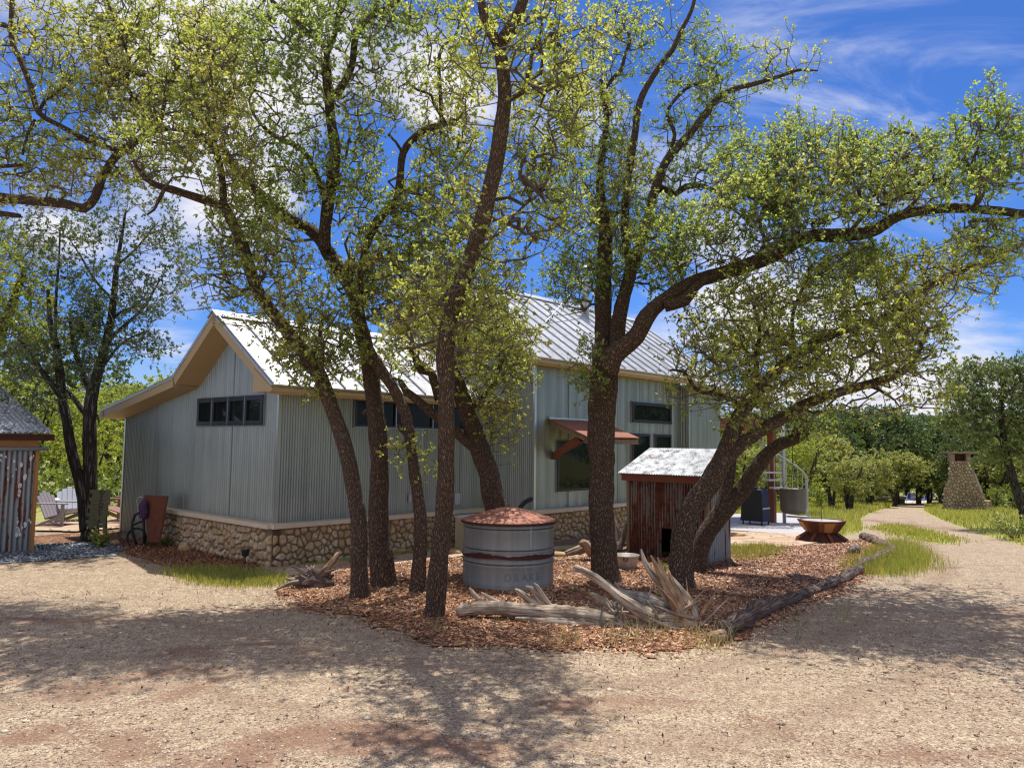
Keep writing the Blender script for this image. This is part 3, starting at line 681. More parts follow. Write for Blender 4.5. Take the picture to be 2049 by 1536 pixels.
# ------------------------------------------------------------------ stonework
def clip_poly(poly, mid, nrm):
    outp = []
    for i in range(len(poly)):
        a, b = poly[i], poly[(i+1) % len(poly)]; da = (a[0]-mid[0])*nrm[0]+(a[1]-mid[1])*nrm[1]; db = (b[0]-mid[0])*nrm[0]+(b[1]-mid[1])*nrm[1]
        if da <= 0: outp.append(a)
        if da*db < 0: t = da/(da-db); outp.append((a[0]+(b[0]-a[0])*t, a[1]+(b[1]-a[1])*t))
    return outp
def stones(mb, w, h, size, to3d, depth=.045, seed=1, gap=.82, mask=None):
    rs = random.Random(seed); pts = []
    ny = max(1, round(h/size)); nx = max(1, round(w/size))
    for j in range(ny):
        for i in range(nx):
            if rs.random() < .12: continue
            pts.append(((i+.5+(j % 2)*.5-.25+rs.uniform(-.38, .38))*w/nx, (j+.5+rs.uniform(-.38, .38))*h/ny))
            if rs.random() < .25: pts.append((pts[-1][0]+size*.5, pts[-1][1]+rs.uniform(-.5, .5)*size))
    for (x, y) in pts:
        if mask and not mask(x, y): continue
        R = size*1.1; poly = [(x+R*math.cos(k*math.pi/5), y+R*math.sin(k*math.pi/5)) for k in range(10)]
        for (a, b) in pts:
            if (a, b) != (x, y) and abs(a-x) < 2.2*R and abs(b-y) < 2.2*R:
                poly = clip_poly(poly, ((a+x)/2, (b+y)/2), (a-x, b-y))
                if len(poly) < 3: break
        poly = clip_poly(poly, (0, 0), (-1, 0)); poly = clip_poly(poly, (w, 0), (1, 0)) if poly else poly
        poly = clip_poly(poly, (0, 0), (0, -1)) if poly else poly; poly = clip_poly(poly, (0, h), (0, 1)) if poly else poly
        if len(poly) < 3: continue
        cx_ = sum(p[0] for p in poly)/len(poly); cy_ = sum(p[1] for p in poly)/len(poly)
        ring = []          # round the corners
        m = len(poly)
        for i in range(m):
            a, b = poly[i], poly[(i+1) % m]
            if math.dist(a, b) > size*.2: ring += [(a[0]*.78+b[0]*.22, a[1]*.78+b[1]*.22), (a[0]*.22+b[0]*.78, a[1]*.22+b[1]*.78)]
            else: ring.append(((a[0]+b[0])/2, (a[1]+b[1])/2))
        m = len(ring)
        if m < 3: continue
        dz = depth*rs.uniform(.6, 1.25); tl = (rs.uniform(-.2, .2), rs.uniform(-.2, .2))
        vs = []
        for k, hh in ((gap, -.01), (gap*.93, dz*.6), (gap*.66, dz)):
            for (a, b) in ring:
                jx = 1+rs.uniform(-.05, .05); X1 = cx_+(a-cx_)*k*jx; Y1 = cy_+(b-cy_)*k*jx
                vs.append(to3d(X1, Y1, hh+(tl[0]*(X1-cx_)+tl[1]*(Y1-cy_) if hh > 0 else 0)))
        fs = []
        for L_ in range(2):
            for i in range(m): k2 = (i+1) % m; fs.append((L_*m+i, L_*m+k2, (L_+1)*m+k2, (L_+1)*m+i))
        fs.append(tuple(2*m+i for i in range(m)))
        mb.add(vs, fs, None, rs.random())

# ------------------------------------------------------------------ the house
house = thing('house', 'grey corrugated metal house with white seamed roofs and fieldstone base', 'house', hp(2, 2, 0))
def corr(name, P, D, Nn, L, z0, ztop, m=M['wall'], pitch=.068, amp=.009, parent=house, sub=8, breaks=()):
    """corrugated sheet from P along D for L, bottom z0, top ztop(s)"""
    n = int(L/pitch*sub); s = np.unique(np.concatenate([np.linspace(0, L, n+1), np.array(list(breaks)+[0.])])); s = s[(s >= 0) & (s <= L)]
    o = amp*np.cos(2*math.pi*s/pitch)
    b = np.array(P)[None]+s[:, None]*np.array(D)[None]+o[:, None]*np.array(Nn)[None]
    lo = b.copy(); hi = b.copy(); lo[:, 2] = z0; hi[:, 2] = [ztop(x) for x in s]
    V = np.concatenate([lo, hi]); k = len(s); i = np.arange(k-1)
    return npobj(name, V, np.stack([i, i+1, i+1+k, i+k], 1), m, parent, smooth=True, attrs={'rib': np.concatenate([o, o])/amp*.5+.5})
def wbox(mb, P, D, Nn, s0, s1, z0, z1, n0, n1):
    P, D, Nn = map(np.array, (P, D, Nn)); q = []
    for z in (z0, z1):
        for s, nn in ((s0, n0), (s1, n0), (s1, n1), (s0, n1)):
            p = P+D*s+Nn*nn; q.append((p[0], p[1], z))
    return mb.box8(q)
RID1, PK1 = 1.31, 3.87
def zr1(v): return 3.87-(1.31-v)*.66 if v < 1.31 else (3.87-(v-1.31)*.70 if v < 2.68 else 2.91-(v-2.68)*.158)
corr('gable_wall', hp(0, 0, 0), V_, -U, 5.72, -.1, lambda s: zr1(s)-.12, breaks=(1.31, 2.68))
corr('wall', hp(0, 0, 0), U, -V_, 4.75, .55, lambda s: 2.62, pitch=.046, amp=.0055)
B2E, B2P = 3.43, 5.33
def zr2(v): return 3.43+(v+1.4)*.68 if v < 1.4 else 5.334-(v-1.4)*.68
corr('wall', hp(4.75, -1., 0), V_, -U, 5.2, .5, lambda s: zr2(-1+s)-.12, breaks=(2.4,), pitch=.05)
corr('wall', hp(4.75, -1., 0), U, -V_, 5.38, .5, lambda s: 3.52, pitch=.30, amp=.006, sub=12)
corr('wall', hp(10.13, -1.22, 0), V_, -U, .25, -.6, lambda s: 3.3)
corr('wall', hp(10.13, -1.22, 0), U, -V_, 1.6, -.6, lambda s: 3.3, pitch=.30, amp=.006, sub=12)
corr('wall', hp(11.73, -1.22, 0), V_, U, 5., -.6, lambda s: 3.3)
for args in ((hp(0, 0, 0), U, -V_, -.022, .035, .6, 2.6), (hp(4.75, -1, 0), U, -V_, -.022, .035, .6, 3.42), (hp(0, 5.72, 0), V_, -U, -.02, .04, -.1, 2.28), (hp(10.13, -1.22, 0), U, -V_, -.022, .03, -.5, 3.2)):
    mb = MB(); wbox(mb, *args, -.02, .022); obj('corner_trim', mb, M['trim_metal'], house)
mb = MB()
for s in (1.05, 1.9, 2.75, 3.6, 4.45, 5.1): mb = MB(); wbox(mb, hp(4.75, -1, 0), U, -V_, s-.006, s+.006, .62, 3.4, .0, .014); obj('panel_seam', mb, M['trim_metal'], house)
for s in (1.4, 3.0): mb = MB(); wbox(mb, hp(0, 0, 0), V_, -U, s-.003, s+.004, .62, zr1(s)-.25, .0, .012); obj('panel_seam', mb, M['trim_metal'], house)
for s in (.95, 1.9, 2.85, 3.8): mb = MB(); wbox(mb, hp(0, 0, 0), U, -V_, s-.004, s+.004, .66, 2.55, .0, .012); obj('panel_seam', mb, M['trim_metal'], house)
# roofs
def slope(a, b, c, d, spacing=.41, th=.035, seams=True, label=None):
    """a,b along the eave, d,c along the ridge (top face)"""
    a, b, c, d = map(np.array, (a, b, c, d)); nrm = np.cross(b-a, d-a); nrm = nrm/np.linalg.norm(nrm); nrm = nrm if nrm[2] > 0 else -nrm
    mb = MB(); mb.box8([a-nrm*th, b-nrm*th, c-nrm*th, d-nrm*th, a, b, c, d]); r = obj('roof', mb, M['roof'], house, label=label)
    if seams:
        sm = MB(); L = np.linalg.norm(b-a); t = (b-a)/L; k = int(L/spacing)
        for i in range(k+1):
            o = t*(i*spacing+.02); e = a+o; f = d+o; w2 = t*.008; h2 = nrm*.032
            if i*spacing > L: break
            sm.box8([e-w2, e+w2, f+w2, f-w2, e-w2+h2, e+w2+h2, f+w2+h2, f-w2+h2])
        obj('roof_seam', sm, M['seam'], r)
    # tan board below: fascia at its edges, soffit underneath
    tb = MB(); g1 = nrm*(th+.003); g2 = nrm*(th+.135); ins = (b-a)/np.linalg.norm(b-a)*.012; up_ = (d-a)/np.linalg.norm(d-a)*.012
    P4 = [a+ins+up_, b-ins+up_, c-ins, d+ins]
    tb.box8([p-g2 for p in P4]+[p-g1 for p in P4]); obj('soffit', tb, M['tan'], r)
    return r
slope(hp(-.45, -.54, 2.65), hp(4.74, -.54, 2.65), hp(4.74, 1.31, 3.87), hp(-.45, 1.31, 3.87))
slope(hp(-.45, 2.70, 2.91), hp(4.74, 2.70, 2.91), hp(4.74, 1.32, 3.872), hp(-.45, 1.32, 3.872))
slope(hp(-.45, 5.90, 2.40), hp(4.74, 5.90, 2.40), hp(4.74, 2.70, 2.905), hp(-.45, 2.70, 2.905))
slope(hp(4.30, -1.40, 3.43), hp(12.0, -1.40, 3.43), hp(12.0, 1.4, 5.334), hp(4.30, 1.4, 5.334))
slope(hp(4.30, 4.2, 3.43), hp(12.0, 4.2, 3.43), hp(12.0, 1.41, 5.334), hp(4.30, 1.41, 5.334))
slope(hp(10.0, -1.66, 3.26), hp(12.0, -1.66, 3.26), hp(12.0, -1.39, 3.44), hp(10.0, -1.39, 3.44), seams=False)
mb = MB()
for (u0, u1, v0, z) in ((-.47, 4.74, 1.315, 3.90), (4.28, 12.02, 1.405, 5.365)):
    for s in (-1, 1):
        mb.box8([hp(u0, v0, z), hp(u1, v0, z), hp(u1, v0+s*.16, z-.11), hp(u0, v0+s*.16, z-.11), hp(u0, v0, z+.018), hp(u1, v0, z+.018), hp(u1, v0+s*.16, z-.092), hp(u0, v0+s*.16, z-.092)])
obj('ridge_cap', mb, M['roof'], house)
# boxed eave ends
mb = MB()
def prism(mb, pts, u0, u1):
    n = len(pts); mb.add([hp(u0, v, z) for v, z in pts]+[hp(u1, v, z) for v, z in pts], [tuple(range(n)), tuple(range(2*n-1, n-1, -1))]+[(i, n+i, n+(i+1) % n, (i+1) % n) for i in range(n)])
prism(mb, [(-.542, 2.545), (-.02, 2.545), (-.02, 2.90), (-.542, 2.60)], -.452, -.05)
prism(mb, [(-.542, 2.545), (-.02, 2.545), (-.02, 2.56), (-.542, 2.60)], -.05, 4.7)
prism(mb, [(5.72, 2.28), (5.905, 2.28), (5.905, 2.37), (5.72, 2.37)], -.452, 4.7)
prism(mb, [(-1.402, 3.325), (-1.02, 3.325), (-1.02, 3.60), (-1.402, 3.385)], 4.298, 4.7)
prism(mb, [(-1.402, 3.325), (-1.02, 3.325), (-1.02, 3.34), (-1.402, 3.385)], 4.7, 10.0)
prism(mb, [(-1.662, 3.14), (-1.24, 3.14), (-1.24, 3.5), (-1.662, 3.22)], 9.998, 11.95)
obj('eave_box', mb, M['tan'], house)
# ledge and stone base
def run(P, D, Nn, L, name, s0=0., ext=.0, z=.62, zb=-.15, seed=1, off=.0):
    pr = .12
    mb = MB(); wbox(mb, P, D, Nn, s0-.0, L+ext, zb, z-.07, -.05, pr-.03); b = obj('stone_base', mb, M['mortar'], house)
    mb = MB(); P, D, Nn = map(np.array, (P, D, Nn))
    stones(mb, L+ext-s0, z-.07-zb, .115, lambda x, y, d: P+D*(s0+x)+Nn*(pr-.03+d)+np.array([0, 0, zb+y-P[2]]), .042, seed)
    obj('field_stones', mb, M['stone'], b)
    mb = MB(); k = 5; 
    for i in range(k):
        a0 = s0-off+(L+ext-s0+off)*i/k; a1 = s0-off+(L+ext-s0+off)*(i+1)/k-.006
        wbox(mb, P, D, Nn, a0, a1, z-.068, z+.002*(i % 2), -.02, pr+.06)
    obj('stone_ledge', mb, M['ledge'], house)
run(hp(0, 0, 0), V_, -U, 3.73, 'g', s0=-.09, seed=3, off=.0)
run(hp(0, 0, 0), U, -V_, 4.75-.1, 'r', s0=-.086, seed=5, z=.621, off=.036)
run(hp(4.75, -1., 0), V_, -U, .9, 'b', s0=-.09, seed=7)
run(hp(4.75, -1., 0), U, -V_, 5.38, 'c', s0=-.086, seed=9, z=.621, zb=-.5, off=.036)
# windows
def window(P, D, Nn, s0, s1, z0, z1, panes=1, fw=.055, mull='alu', name='window', sash=0):
    mb = MB(); n0, n1 = -.01, .05
    wbox(mb, P, D, Nn, s0, s1, z0, z0+fw, n0, n1); wbox(mb, P, D, Nn, s0, s1, z1-fw, z1, n0, n1)
    wbox(mb, P, D, Nn, s0, s0+fw, z0+fw, z1-fw, n0, n1-.002); wbox(mb, P, D, Nn, s1-fw, s1, z0+fw, z1-fw, n0, n1-.002)
    w_ = (s1-s0)/panes
    for i in range(1, panes): wbox(mb, P, D, Nn, s0+w_*i-fw*.8, s0+w_*i+fw*.8, z0+fw, z1-fw, n0, n1-.003)
    f = obj(name, mb, M['frame'], house)
    mb = MB()
    for i in range(panes):
        wbox(mb, P, D, Nn, s0+w_*i+fw, s0+w_*(i+1)-fw, z0+fw, z1-fw, .012, .02)
    obj('pane', mb, M['glass'], f)
    mb = MB()
    t = .012
    wbox(mb, P, D, Nn, s0-t, s1+t, z0-t, z0, 0, .035); wbox(mb, P, D, Nn, s0-t, s1+t, z1, z1+t, 0, .035)
    wbox(mb, P, D, Nn, s0-t, s0, z0, z1, 0, .034); wbox(mb, P, D, Nn, s1, s1+t, z0, z1, 0, .034)
    for i in range(1, panes): wbox(mb, P, D, Nn, s0+w_*i-.008, s0+w_*i+.008, z0+.01, z1-.01, .04, .054)
    obj('window_trim', mb, M[mull], f)
    return f
window(hp(0, 0, 0), V_, -U, .40, 2.58, 2.08, 2.55, 4, .075)
window(hp(0, 0, 0), U, -V_, 1.37, 3.9, 2.09, 2.53, 3, .03)
window(hp(4.75, -1, 0), U, -V_, .65, 2.15, .93, 1.92, 1, .05)
window(hp(4.75, -1, 0), U, -V_, 3.24, 4.91, 2.34, 2.80, 1, .07)
window(hp(4.75, -1, 0), U, -V_, 3.24, 3.97, .95, 2.10, 1, .06)
window(hp(4.75, -1, 0), U, -V_, 4.17, 4.89, .95, 2.10, 1, .06)
# awning
aw = MB(); a0, a1 = 5.14, 6.86
aw.box8([hp(a0, -1.02, 2.31), hp(a1, -1.02, 2.31), hp(a1, -1.95, 1.97), hp(a0, -1.95, 1.97), hp(a0, -1.02, 2.335), hp(a1, -1.02, 2.335), hp(a1, -1.95, 1.995), hp(a0, -1.95, 1.995)])
aw = obj('awning', aw, M['awnrust'], house, label='rusty red shed awning over the square window')
mb = MB()
for u in (a0+.03, a1-.06):
    mb.box8([hp(u, -1.03, 2.20), hp(u+.06, -1.03, 2.20), hp(u+.06, -1.9, 1.90), hp(u, -1.9, 1.90), hp(u, -1.03, 2.30), hp(u+.06, -1.03, 2.30), hp(u+.06, -1.9, 1.98), hp(u, -1.9, 1.98)])
mb.box8([hp(a0+.03, -1.93, 1.86), hp(a1, -1.93, 1.86), hp(a1, -1.86, 1.88), hp(a0+.03, -1.86, 1.88), hp(a0+.03, -1.93, 1.95), hp(a1, -1.93, 1.95), hp(a1, -1.86, 1.97), hp(a0+.03, -1.86, 1.97)])
obj('awning_frame', mb, M['wood'], aw)
for u in (a0+.12,):
    mb = MB(); mb.box8([hp(u, -1.03, 1.55), hp(u+.09, -1.03, 1.55), hp(u+.09, -1.70, 1.90), hp(u, -1.70, 1.90), hp(u, -1.03, 1.68), hp(u+.09, -1.03, 1.68), hp(u+.09, -1.60, 2.0), hp(u, -1.60, 2.0)])
    obj('awning_brace', mb, M['redwood'], aw)
mb = MB(); wbox(mb, hp(0, 0, 0), U, -V_, 5.12-.0, a1+.02, 2.325, 2.36, 1.0, 1.06); obj('flashing', mb, M['trim_metal'], aw)
# flue with brace rods
fl = thing('flue_pipe', 'grey metal flue pipe rising from the roof behind the middle oak', 'flue', hp(9.0, 1.0, 5.0))
mb = MB(); mb.tube([hp(9.0, 1.0, 4.95), hp(9., 1., 6.15)], [.09, .09], 16); obj('pipe', mb, M['steel'], fl, True)
mb = MB(); mb.lathe([(.01, .12), (.15, .04), (.15, 0), (.01, 0)], 16, hp(9., 1., 6.2)); obj('rain_cap', mb, M['steel'], fl, True)
mb = MB()
mb.tube([hp(9., 1., 6.0), hp(6.3, .05, 4.44)], [.012, .012], 6); mb.tube([hp(9., 1., 6.0), hp(8.3, -.4, 4.14)], [.012, .012], 6); obj('brace_rod', mb, M['silver'], fl)
# fittings on the house
mb = MB(); wbox(mb, hp(0, 0, 0), U, -V_, 3.62, 3.74, .72, .92, .01, .07); obj('outlet_box', mb, M['steel'], house)
mb = MB(); wbox(mb, hp(0, 0, 0), U, -V_, 2.55, 2.6, .82, .94, .01, .04); obj('outlet_box', mb, M['steel'], house)
# upper deck at the right end
dk = thing('upper_deck', 'red stained raised timber deck behind the leaning oaks', 'deck', hp(12., -1., -.4))
p1, p2, p3 = at(1441, 850, 21.), at(1556, 850, 21.3), at(1556, 850, 24.)
mb = MB(); mb.box8([(p1[0], p1[1], 2.32), (p2[0], p2[1], 2.32), (p2[0], p2[1]+2.5, 2.32), (p1[0], p1[1]+2.5, 2.32), (p1[0], p1[1], 2.42), (p2[0], p2[1], 2.42), (p2[0], p2[1]+2.5, 2.42), (p1[0], p1[1]+2.5, 2.42)]); obj('deck_floor', mb, M['redwood'], dk)
mb = MB(); mb.box(((p1[0]+p2[0])/2, p1[1]-.04, 2.47), (p2[0]-p1[0], .05, .28)); obj('rim_beam', mb, M['redwood'], dk)
mb = MB(); mb.box(((p1[0]+p2[0])/2, p1[1]-.06, 2.65), (p2[0]-p1[0]+.05, .1, .06)); mb.box(((p1[0]+p2[0])/2, p1[1]-.02, 3.35), (p2[0]-p1[0], .06, .05))
for i in range(14): mb.box((p1[0]+(p2[0]-p1[0])*i/13, p1[1]-.02, 3.0), (.025, .025, .68))
obj('railing', mb, M['white'], dk)
pp = gnd(1545, 1050); pp[1] = 21.4
for x0_, yy_ in ((at(1545, 1000, 21.4)[0], 21.4), (at(1545, 1000, 21.4)[0]-1.3, 23.6)):
    mb = MB(); mb.box((x0_, yy_, .9), (.17, .17, 2.84), ax=(U[0], U[1], 0), ay=(V_[0], V_[1], 0)); obj('post', mb, M['redwood'], dk)

# ------------------------------------------------------------------ spiral stair
sp_ = at(1569, 1000, 21.3); gz = SLABZ
ss = thing('spiral_stair', 'white and grey metal spiral stair with curved handrail', 'staircase', (sp_[0], 21.3, gz))
mb = MB(); mb.tube([(sp_[0], 21.3, gz), (sp_[0], 21.3, 2.95)], [.05, .05], 12); obj('centre_pole', mb, M['silver'], ss, True)
rl = []; NS = 13
for i in range(NS):
    z = gz+.2*(i+1); a0_ = -rad(29)*i-rad(2); a1_ = a0_-rad(29)
    mb = MB(); vs = []
    for zz_ in (z-.05, z):
        for a, r in ((a0_+.06, .06), (a0_, .62), ((a0_+a1_)/2, .66), (a1_, .62)): vs.append((sp_[0]+r*math.cos(a), 21.3+r*math.sin(a), zz_))
    mb.add(vs, [(0, 1, 2, 3), (7, 6, 5, 4), (0, 4, 5, 1), (1, 5, 6, 2), (2, 6, 7, 3), (3, 7, 4, 0)]); obj('tread', mb, M['steel'], ss)
    for f in (0, .5):
        a = a0_-rad(29)*f; r = .62; p = (sp_[0]+r*math.cos(a), 21.3+r*math.sin(a)); rl.append((p[0], p[1], z+.85+.1*f*2))
        mb = MB(); mb.tube([(p[0], p[1], z-.03), (p[0], p[1], z+.85+.1*f*2)], [.009, .009], 6); obj('baluster', mb, M['silver'], ss)
rl = [(rl[0][0], rl[0][1], gz)]+rl
mb = MB(); mb.tube(rl, [.022]*len(rl), 8, res=.08); obj('handrail', mb, M['silver'], ss, True)

# grill under cover
gp = at(1512, 1020, 20.8); gq = thing('covered_grill', 'tall black and navy fabric covered grill on the slab', 'grill', (gp[0], 20.8, SLABZ))
mb = MB(); ax = U*.5; ay = V_*.62; base = np.array([gp[0], 20.8, SLABZ])
lv = [(.10, 1.02), (.2, 1.0), (.55, .94), (.8, .90), (.93, .78), (.985, .5)]
for (m_, sel) in (('cover', 0), ('navy', 1)):
    mb = MB(); vs = []
    for z, k in lv:
        for a, b in ((-1, -1), (1, -1), (1, 1), (-1, 1)):
            kk = k if z > .6 else k+.02*math.sin(z*20+a)
            vs.append(base+ax*.5*a*kk*(1.0)+ay*.5*b*kk+np.array([0, 0, z]))
    fs = []
    for i in range(len(lv)-1):
        for j in range(4):
            if (j == 0) == (sel == 1) and not (j == 0 and False): fs.append((i*4+j, i*4+(j+1) % 4, i*4+4+(j+1) % 4, i*4+4+j))
    if sel == 0: fs.append(tuple((len(lv)-1)*4+j for j in range(4)))
    used_ = sorted({i for f in fs for i in f}); vs = [vs[i] for i in used_]; mp_ = {a: b for b, a in enumerate(used_)}; fs = [tuple(mp_[i] for i in f) for f in fs]
    mb.add(vs, fs); obj('fabric_cover' if sel == 0 else 'side_panel', mb, M[m_], gq)
mb = MB(); e0 = base+ax*.0-ay*.512
mb.box(base-ay*.505*.97+np.array([0, 0, .44]), (.44, .012, .045), ax=U, ay=V_); obj('strap', mb, M['silver'], gq)
for a, b in ((-1, -1), (1, -1), (1, 1), (-1, 1)):
    mb = MB(); q_ = base+ax*.42*a+ay*.42*b; mb.tube([q_, q_+np.array([0, 0, .14])], [.02, .02], 8); obj('leg', mb, M['black'], gq)

# ------------------------------------------------------------------ chimney
cb = gnd(1925, 1031); cY = 36.; cz = gh(5., cY)-.25
ch = thing('stone_chimney', 'tall tapering outdoor stone chimney with a slab cap', 'chimney', (at(1925, 1000, cY)[0], cY, cz))
prof = [(1884, 1036), (1886, 1010), (1890, 975), (1897, 960), (1899, 940), (1900, 922), (1941, 922), (1946, 945), (1956, 968), (1963, 985), (1967, 1002), (1980, 1003), (1985, 1036)]
fr = [at(x, y, cY) for x, y in prof]; dv = np.array([.58, .81, 0])*1.1
mb = MB(); n = len(fr); mb.add([p for p in fr]+[p+dv for p in fr], [tuple(range(n)), tuple(range(2*n-1, n-1, -1))]+[(i, n+i, n+(i+1) % n, (i+1) % n) for i in range(n)])
cbody = obj('stack', mb, M['mortar'], ch)
x0, x1 = min(p[0] for p in fr), max(p[0] for p in fr); z0, z1 = fr[0][2], fr[5][2]
pol = np.array([(p[0], p[2]) for p in fr])
mb = MB(); stones(mb, x1-x0, z1-z0, .15, lambda x, y, d: np.array([x0+x, cY-d, z0+y]), .05, 21, mask=lambda x, y: bool(pip(np.array(x0+x), np.array(z0+y), pol)))
obj('field_stones', mb, M['chimstone'], cbody)
mb = MB(); a, b = at(1893, 905, cY), at(1947, 905, cY); mb.box(((a[0]+b[0])/2+.28, cY+.5, a[2]), (b[0]-a[0]+.1, 1.1, .08)); obj('cap', mb, M['wood'], ch)
mb = MB(); a, b = at(1901, 915, cY), at(1940, 915, cY)
for x in (a[0]+.08, b[0]-.08):
    for yy_ in (.1, .9): mb = MB(); mb.box((x+.5*yy_, cY+yy_, a[2]), (.2, .16, .38)); obj('cap_pillar', mb, M['chimstone'], ch)
mb = MB(); mb.box(((a[0]+b[0])/2+.2, cY+.5, a[2]), (.55, .5, .33)); obj('flue', mb, M['rust_dk'], ch)

# ------------------------------------------------------------------ blue beach chairs + far seats
sheet('pool_deck', wpoly([(1770, 1004), (1800, 1009), (1870, 1009), (1880, 1003), (1800, 1000)]), M['ledge'], .03, 'pale paved strip under the two blue chairs', .3, .0)
def lounge(x, y, label):
    p = gnd(x, y); t = thing('beach_chair', label, 'chair', p, None); s = 1.0
    mb = MB(); mb.add([p+np.array(q) for q in ((-.26, -.1, .2), (.26, -.1, .2), (.26, .35, .28), (-.26, .35, .28))], [(0, 1, 2, 3)]); obj('seat', mb, M['blue'], t)
    mb = MB()
    for k in range(5):
        z0, z1 = .24+k*.085, .24+k*.085+.07; mb.add([p+np.array(q) for q in ((-.26, -.12-z0*.35, z0), (.26, -.12-z0*.35, z0), (.26, -.12-z1*.35, z1), (-.26, -.12-z1*.35, z1))], [(0, 1, 2, 3)])
    obj('backrest', mb, M['blue'], t)
    mb = MB()
    for sx in (-.28, .28):
        mb.tube([p+np.array((sx, .3, 0)), p+np.array((sx, -.1, .24)), p+np.array((sx, -.36, .68))], [.014]*3, 6); mb.tube([p+np.array((sx, -.35, 0)), p+np.array((sx, .35, .28))], [.014]*2, 6)
        mb.tube([p+np.array((sx, -.25, .42)), p+np.array((sx, .2, .42))], [.018]*2, 6)
    mb.tube([p+np.array((-.28, -.36, .68)), p+np.array((.28, -.36, .68))], [.014]*2, 6)
    obj('frame', mb, M['white'], t)
lounge(1821, 1006, 'blue beach chair left of its twin at the end of the drive')
lounge(1856, 1006, 'blue beach chair nearer the stone chimney at the end of the drive')
mb = MB(); p = gnd(1732, 1000)
bt = thing('picnic_table', 'small dark timber picnic table in the far meadow', 'table', p)
mb.box(p+np.array((0, 0, .55)), (.9, .8, .06)); obj('table_top', mb, M['wood'], bt)
for sx in (-1, 1):
    mb = MB(); mb.box(p+np.array((sx*.3, 0, .27)), (.06, .6, .52)); obj('leg', mb, M['wood'], bt)
p = gnd(1783, 1007); bt = thing('low_bench', 'low grey stone bench left of the blue chairs', 'bench', p)
mb = MB(); mb.box(p+np.array((0, 0, .35)), (1.6, .5, .12)); obj('seat', mb, M['ledge'], bt)
for sx in (-1, 1):
    mb = MB(); mb.box(p+np.array((sx*.6, 0, .14)), (.3, .4, .32)); obj('leg', mb, M['wood'], bt)

# ------------------------------------------------------------------ water tank
tk = np.array([-.02, 10.17, .02]); tank = thing('stock_tank', 'round galvanised tank with a rusty red domed lid', 'tank', tk)
R0 = .592; prof = [(R0-.02, 0), (R0, .015), (R0, .035), (R0+.008, .05), (R0, .065), (R0, .10)]
for z in (.10, .17, .25): pass
def bead(z): return [(R0, z-.018), (R0+.007, z), (R0, z+.018)]
prof = [(R0-.01, 0), (R0+.006, .01), (R0+.006, .03)]+bead(.06)+[(R0, .2)]+bead(.30)+bead(.335)+[(R0-.002, .385)]+[(R0+.012, .40), (R0+.012, .425), (R0-.002, .44)]+bead(.475)+bead(.51)+[(R0, .6)]+bead(.735)+bead(.77)+[(R0, .80), (R0+.012, .815), (R0+.012, .83)]
mb = MB(); mb.lathe(prof, 72, tk); obj('tank_wall', mb, M['tank'], tank, True)
mb = MB(); rs = random.Random(4); vs = []; n = 96
for j in range(n):
    a = 2*math.pi*j/n; w0 = .385+.006*rs.random()+.008*math.sin(a*3+1); w1 = w0+.045+.012*rs.random()+.014*math.sin(a*5)
    for z in (w0, w1): vs.append((tk[0]+(R0+.0145)*math.cos(a), tk[1]+(R0+.0145)*math.sin(a), tk[2]+z))
mb.add(vs, [(2*j, 2*((j+1) % n), 2*((j+1) % n)+1, 2*j+1) for j in range(n)]); obj('rust_band', mb, M['rust_dk'], tank, True)
mb = MB(); mb.lathe([(R0+.03, .805), (R0+.035, .825), (R0+.02, .84), (.45, .885), (.28, .94), (.12, .985), (.0, .995)], 48, tk); ld = obj('lid', mb, M['rustlid'], tank, True)
mb = MB(); mb.lathe([(R0+.036, .800), (R0+.040, .818), (R0+.030, .832)], 48, tk); obj('lid_rim', mb, M['rust_dk'], ld, True)
mb = MB(); mb.tube([tk+np.array((0, 0, .99)), tk+np.array((0, 0, 1.03))], [.006, .006], 6); obj('lid_pin', mb, M['rust_dk'], ld)
for (th, z0_, z1_) in ((-62, .52, .80), (-62, .44, .46),):
    a = rad(th); mb = MB(); mb.box(tk+np.array(((R0+.004)*math.cos(a), (R0+.004)*math.sin(a), (z0_+z1_)/2)), (.012, .006, z1_-z0_), ax=(-math.sin(a), math.cos(a), 0), ay=(math.cos(a), math.sin(a), 0)); obj('seam', mb, M['steel'], tank)
def text_mesh(s, size, to3d, name, m, parent, spacing=1.):
    cu = bpy.data.curves.new('lettering', 'FONT'); cu.body = s; cu.size = size; cu.align_x = 'CENTER'; cu.space_character = spacing
    to = bpy.data.objects.new('lettering', cu); COL.objects.link(to); dg = bpy.context.evaluated_depsgraph_get(); dg.update()
    me0 = to.evaluated_get(dg).to_mesh(); mb = MB()
    mb.add([to3d(v.co.x, v.co.y) for v in me0.vertices], [tuple(p.vertices) for p in me0.polygons]); to.evaluated_get(dg).to_mesh_clear()
    bpy.data.objects.remove(to); bpy.data.curves.remove(cu)
    return obj(name, mb, m, parent)
M['emboss'] = simple('embossed_zinc', (.225, .235, .235), .4, .45, .1)
text_mesh('DRAKE', .13, lambda x, y: tk+np.array(((R0+.003)*math.sin(x/R0+.33), -(R0+.003)*math.cos(x/R0+.33), .13+y)), 'lettering', M['emboss'], tank, 1.3)

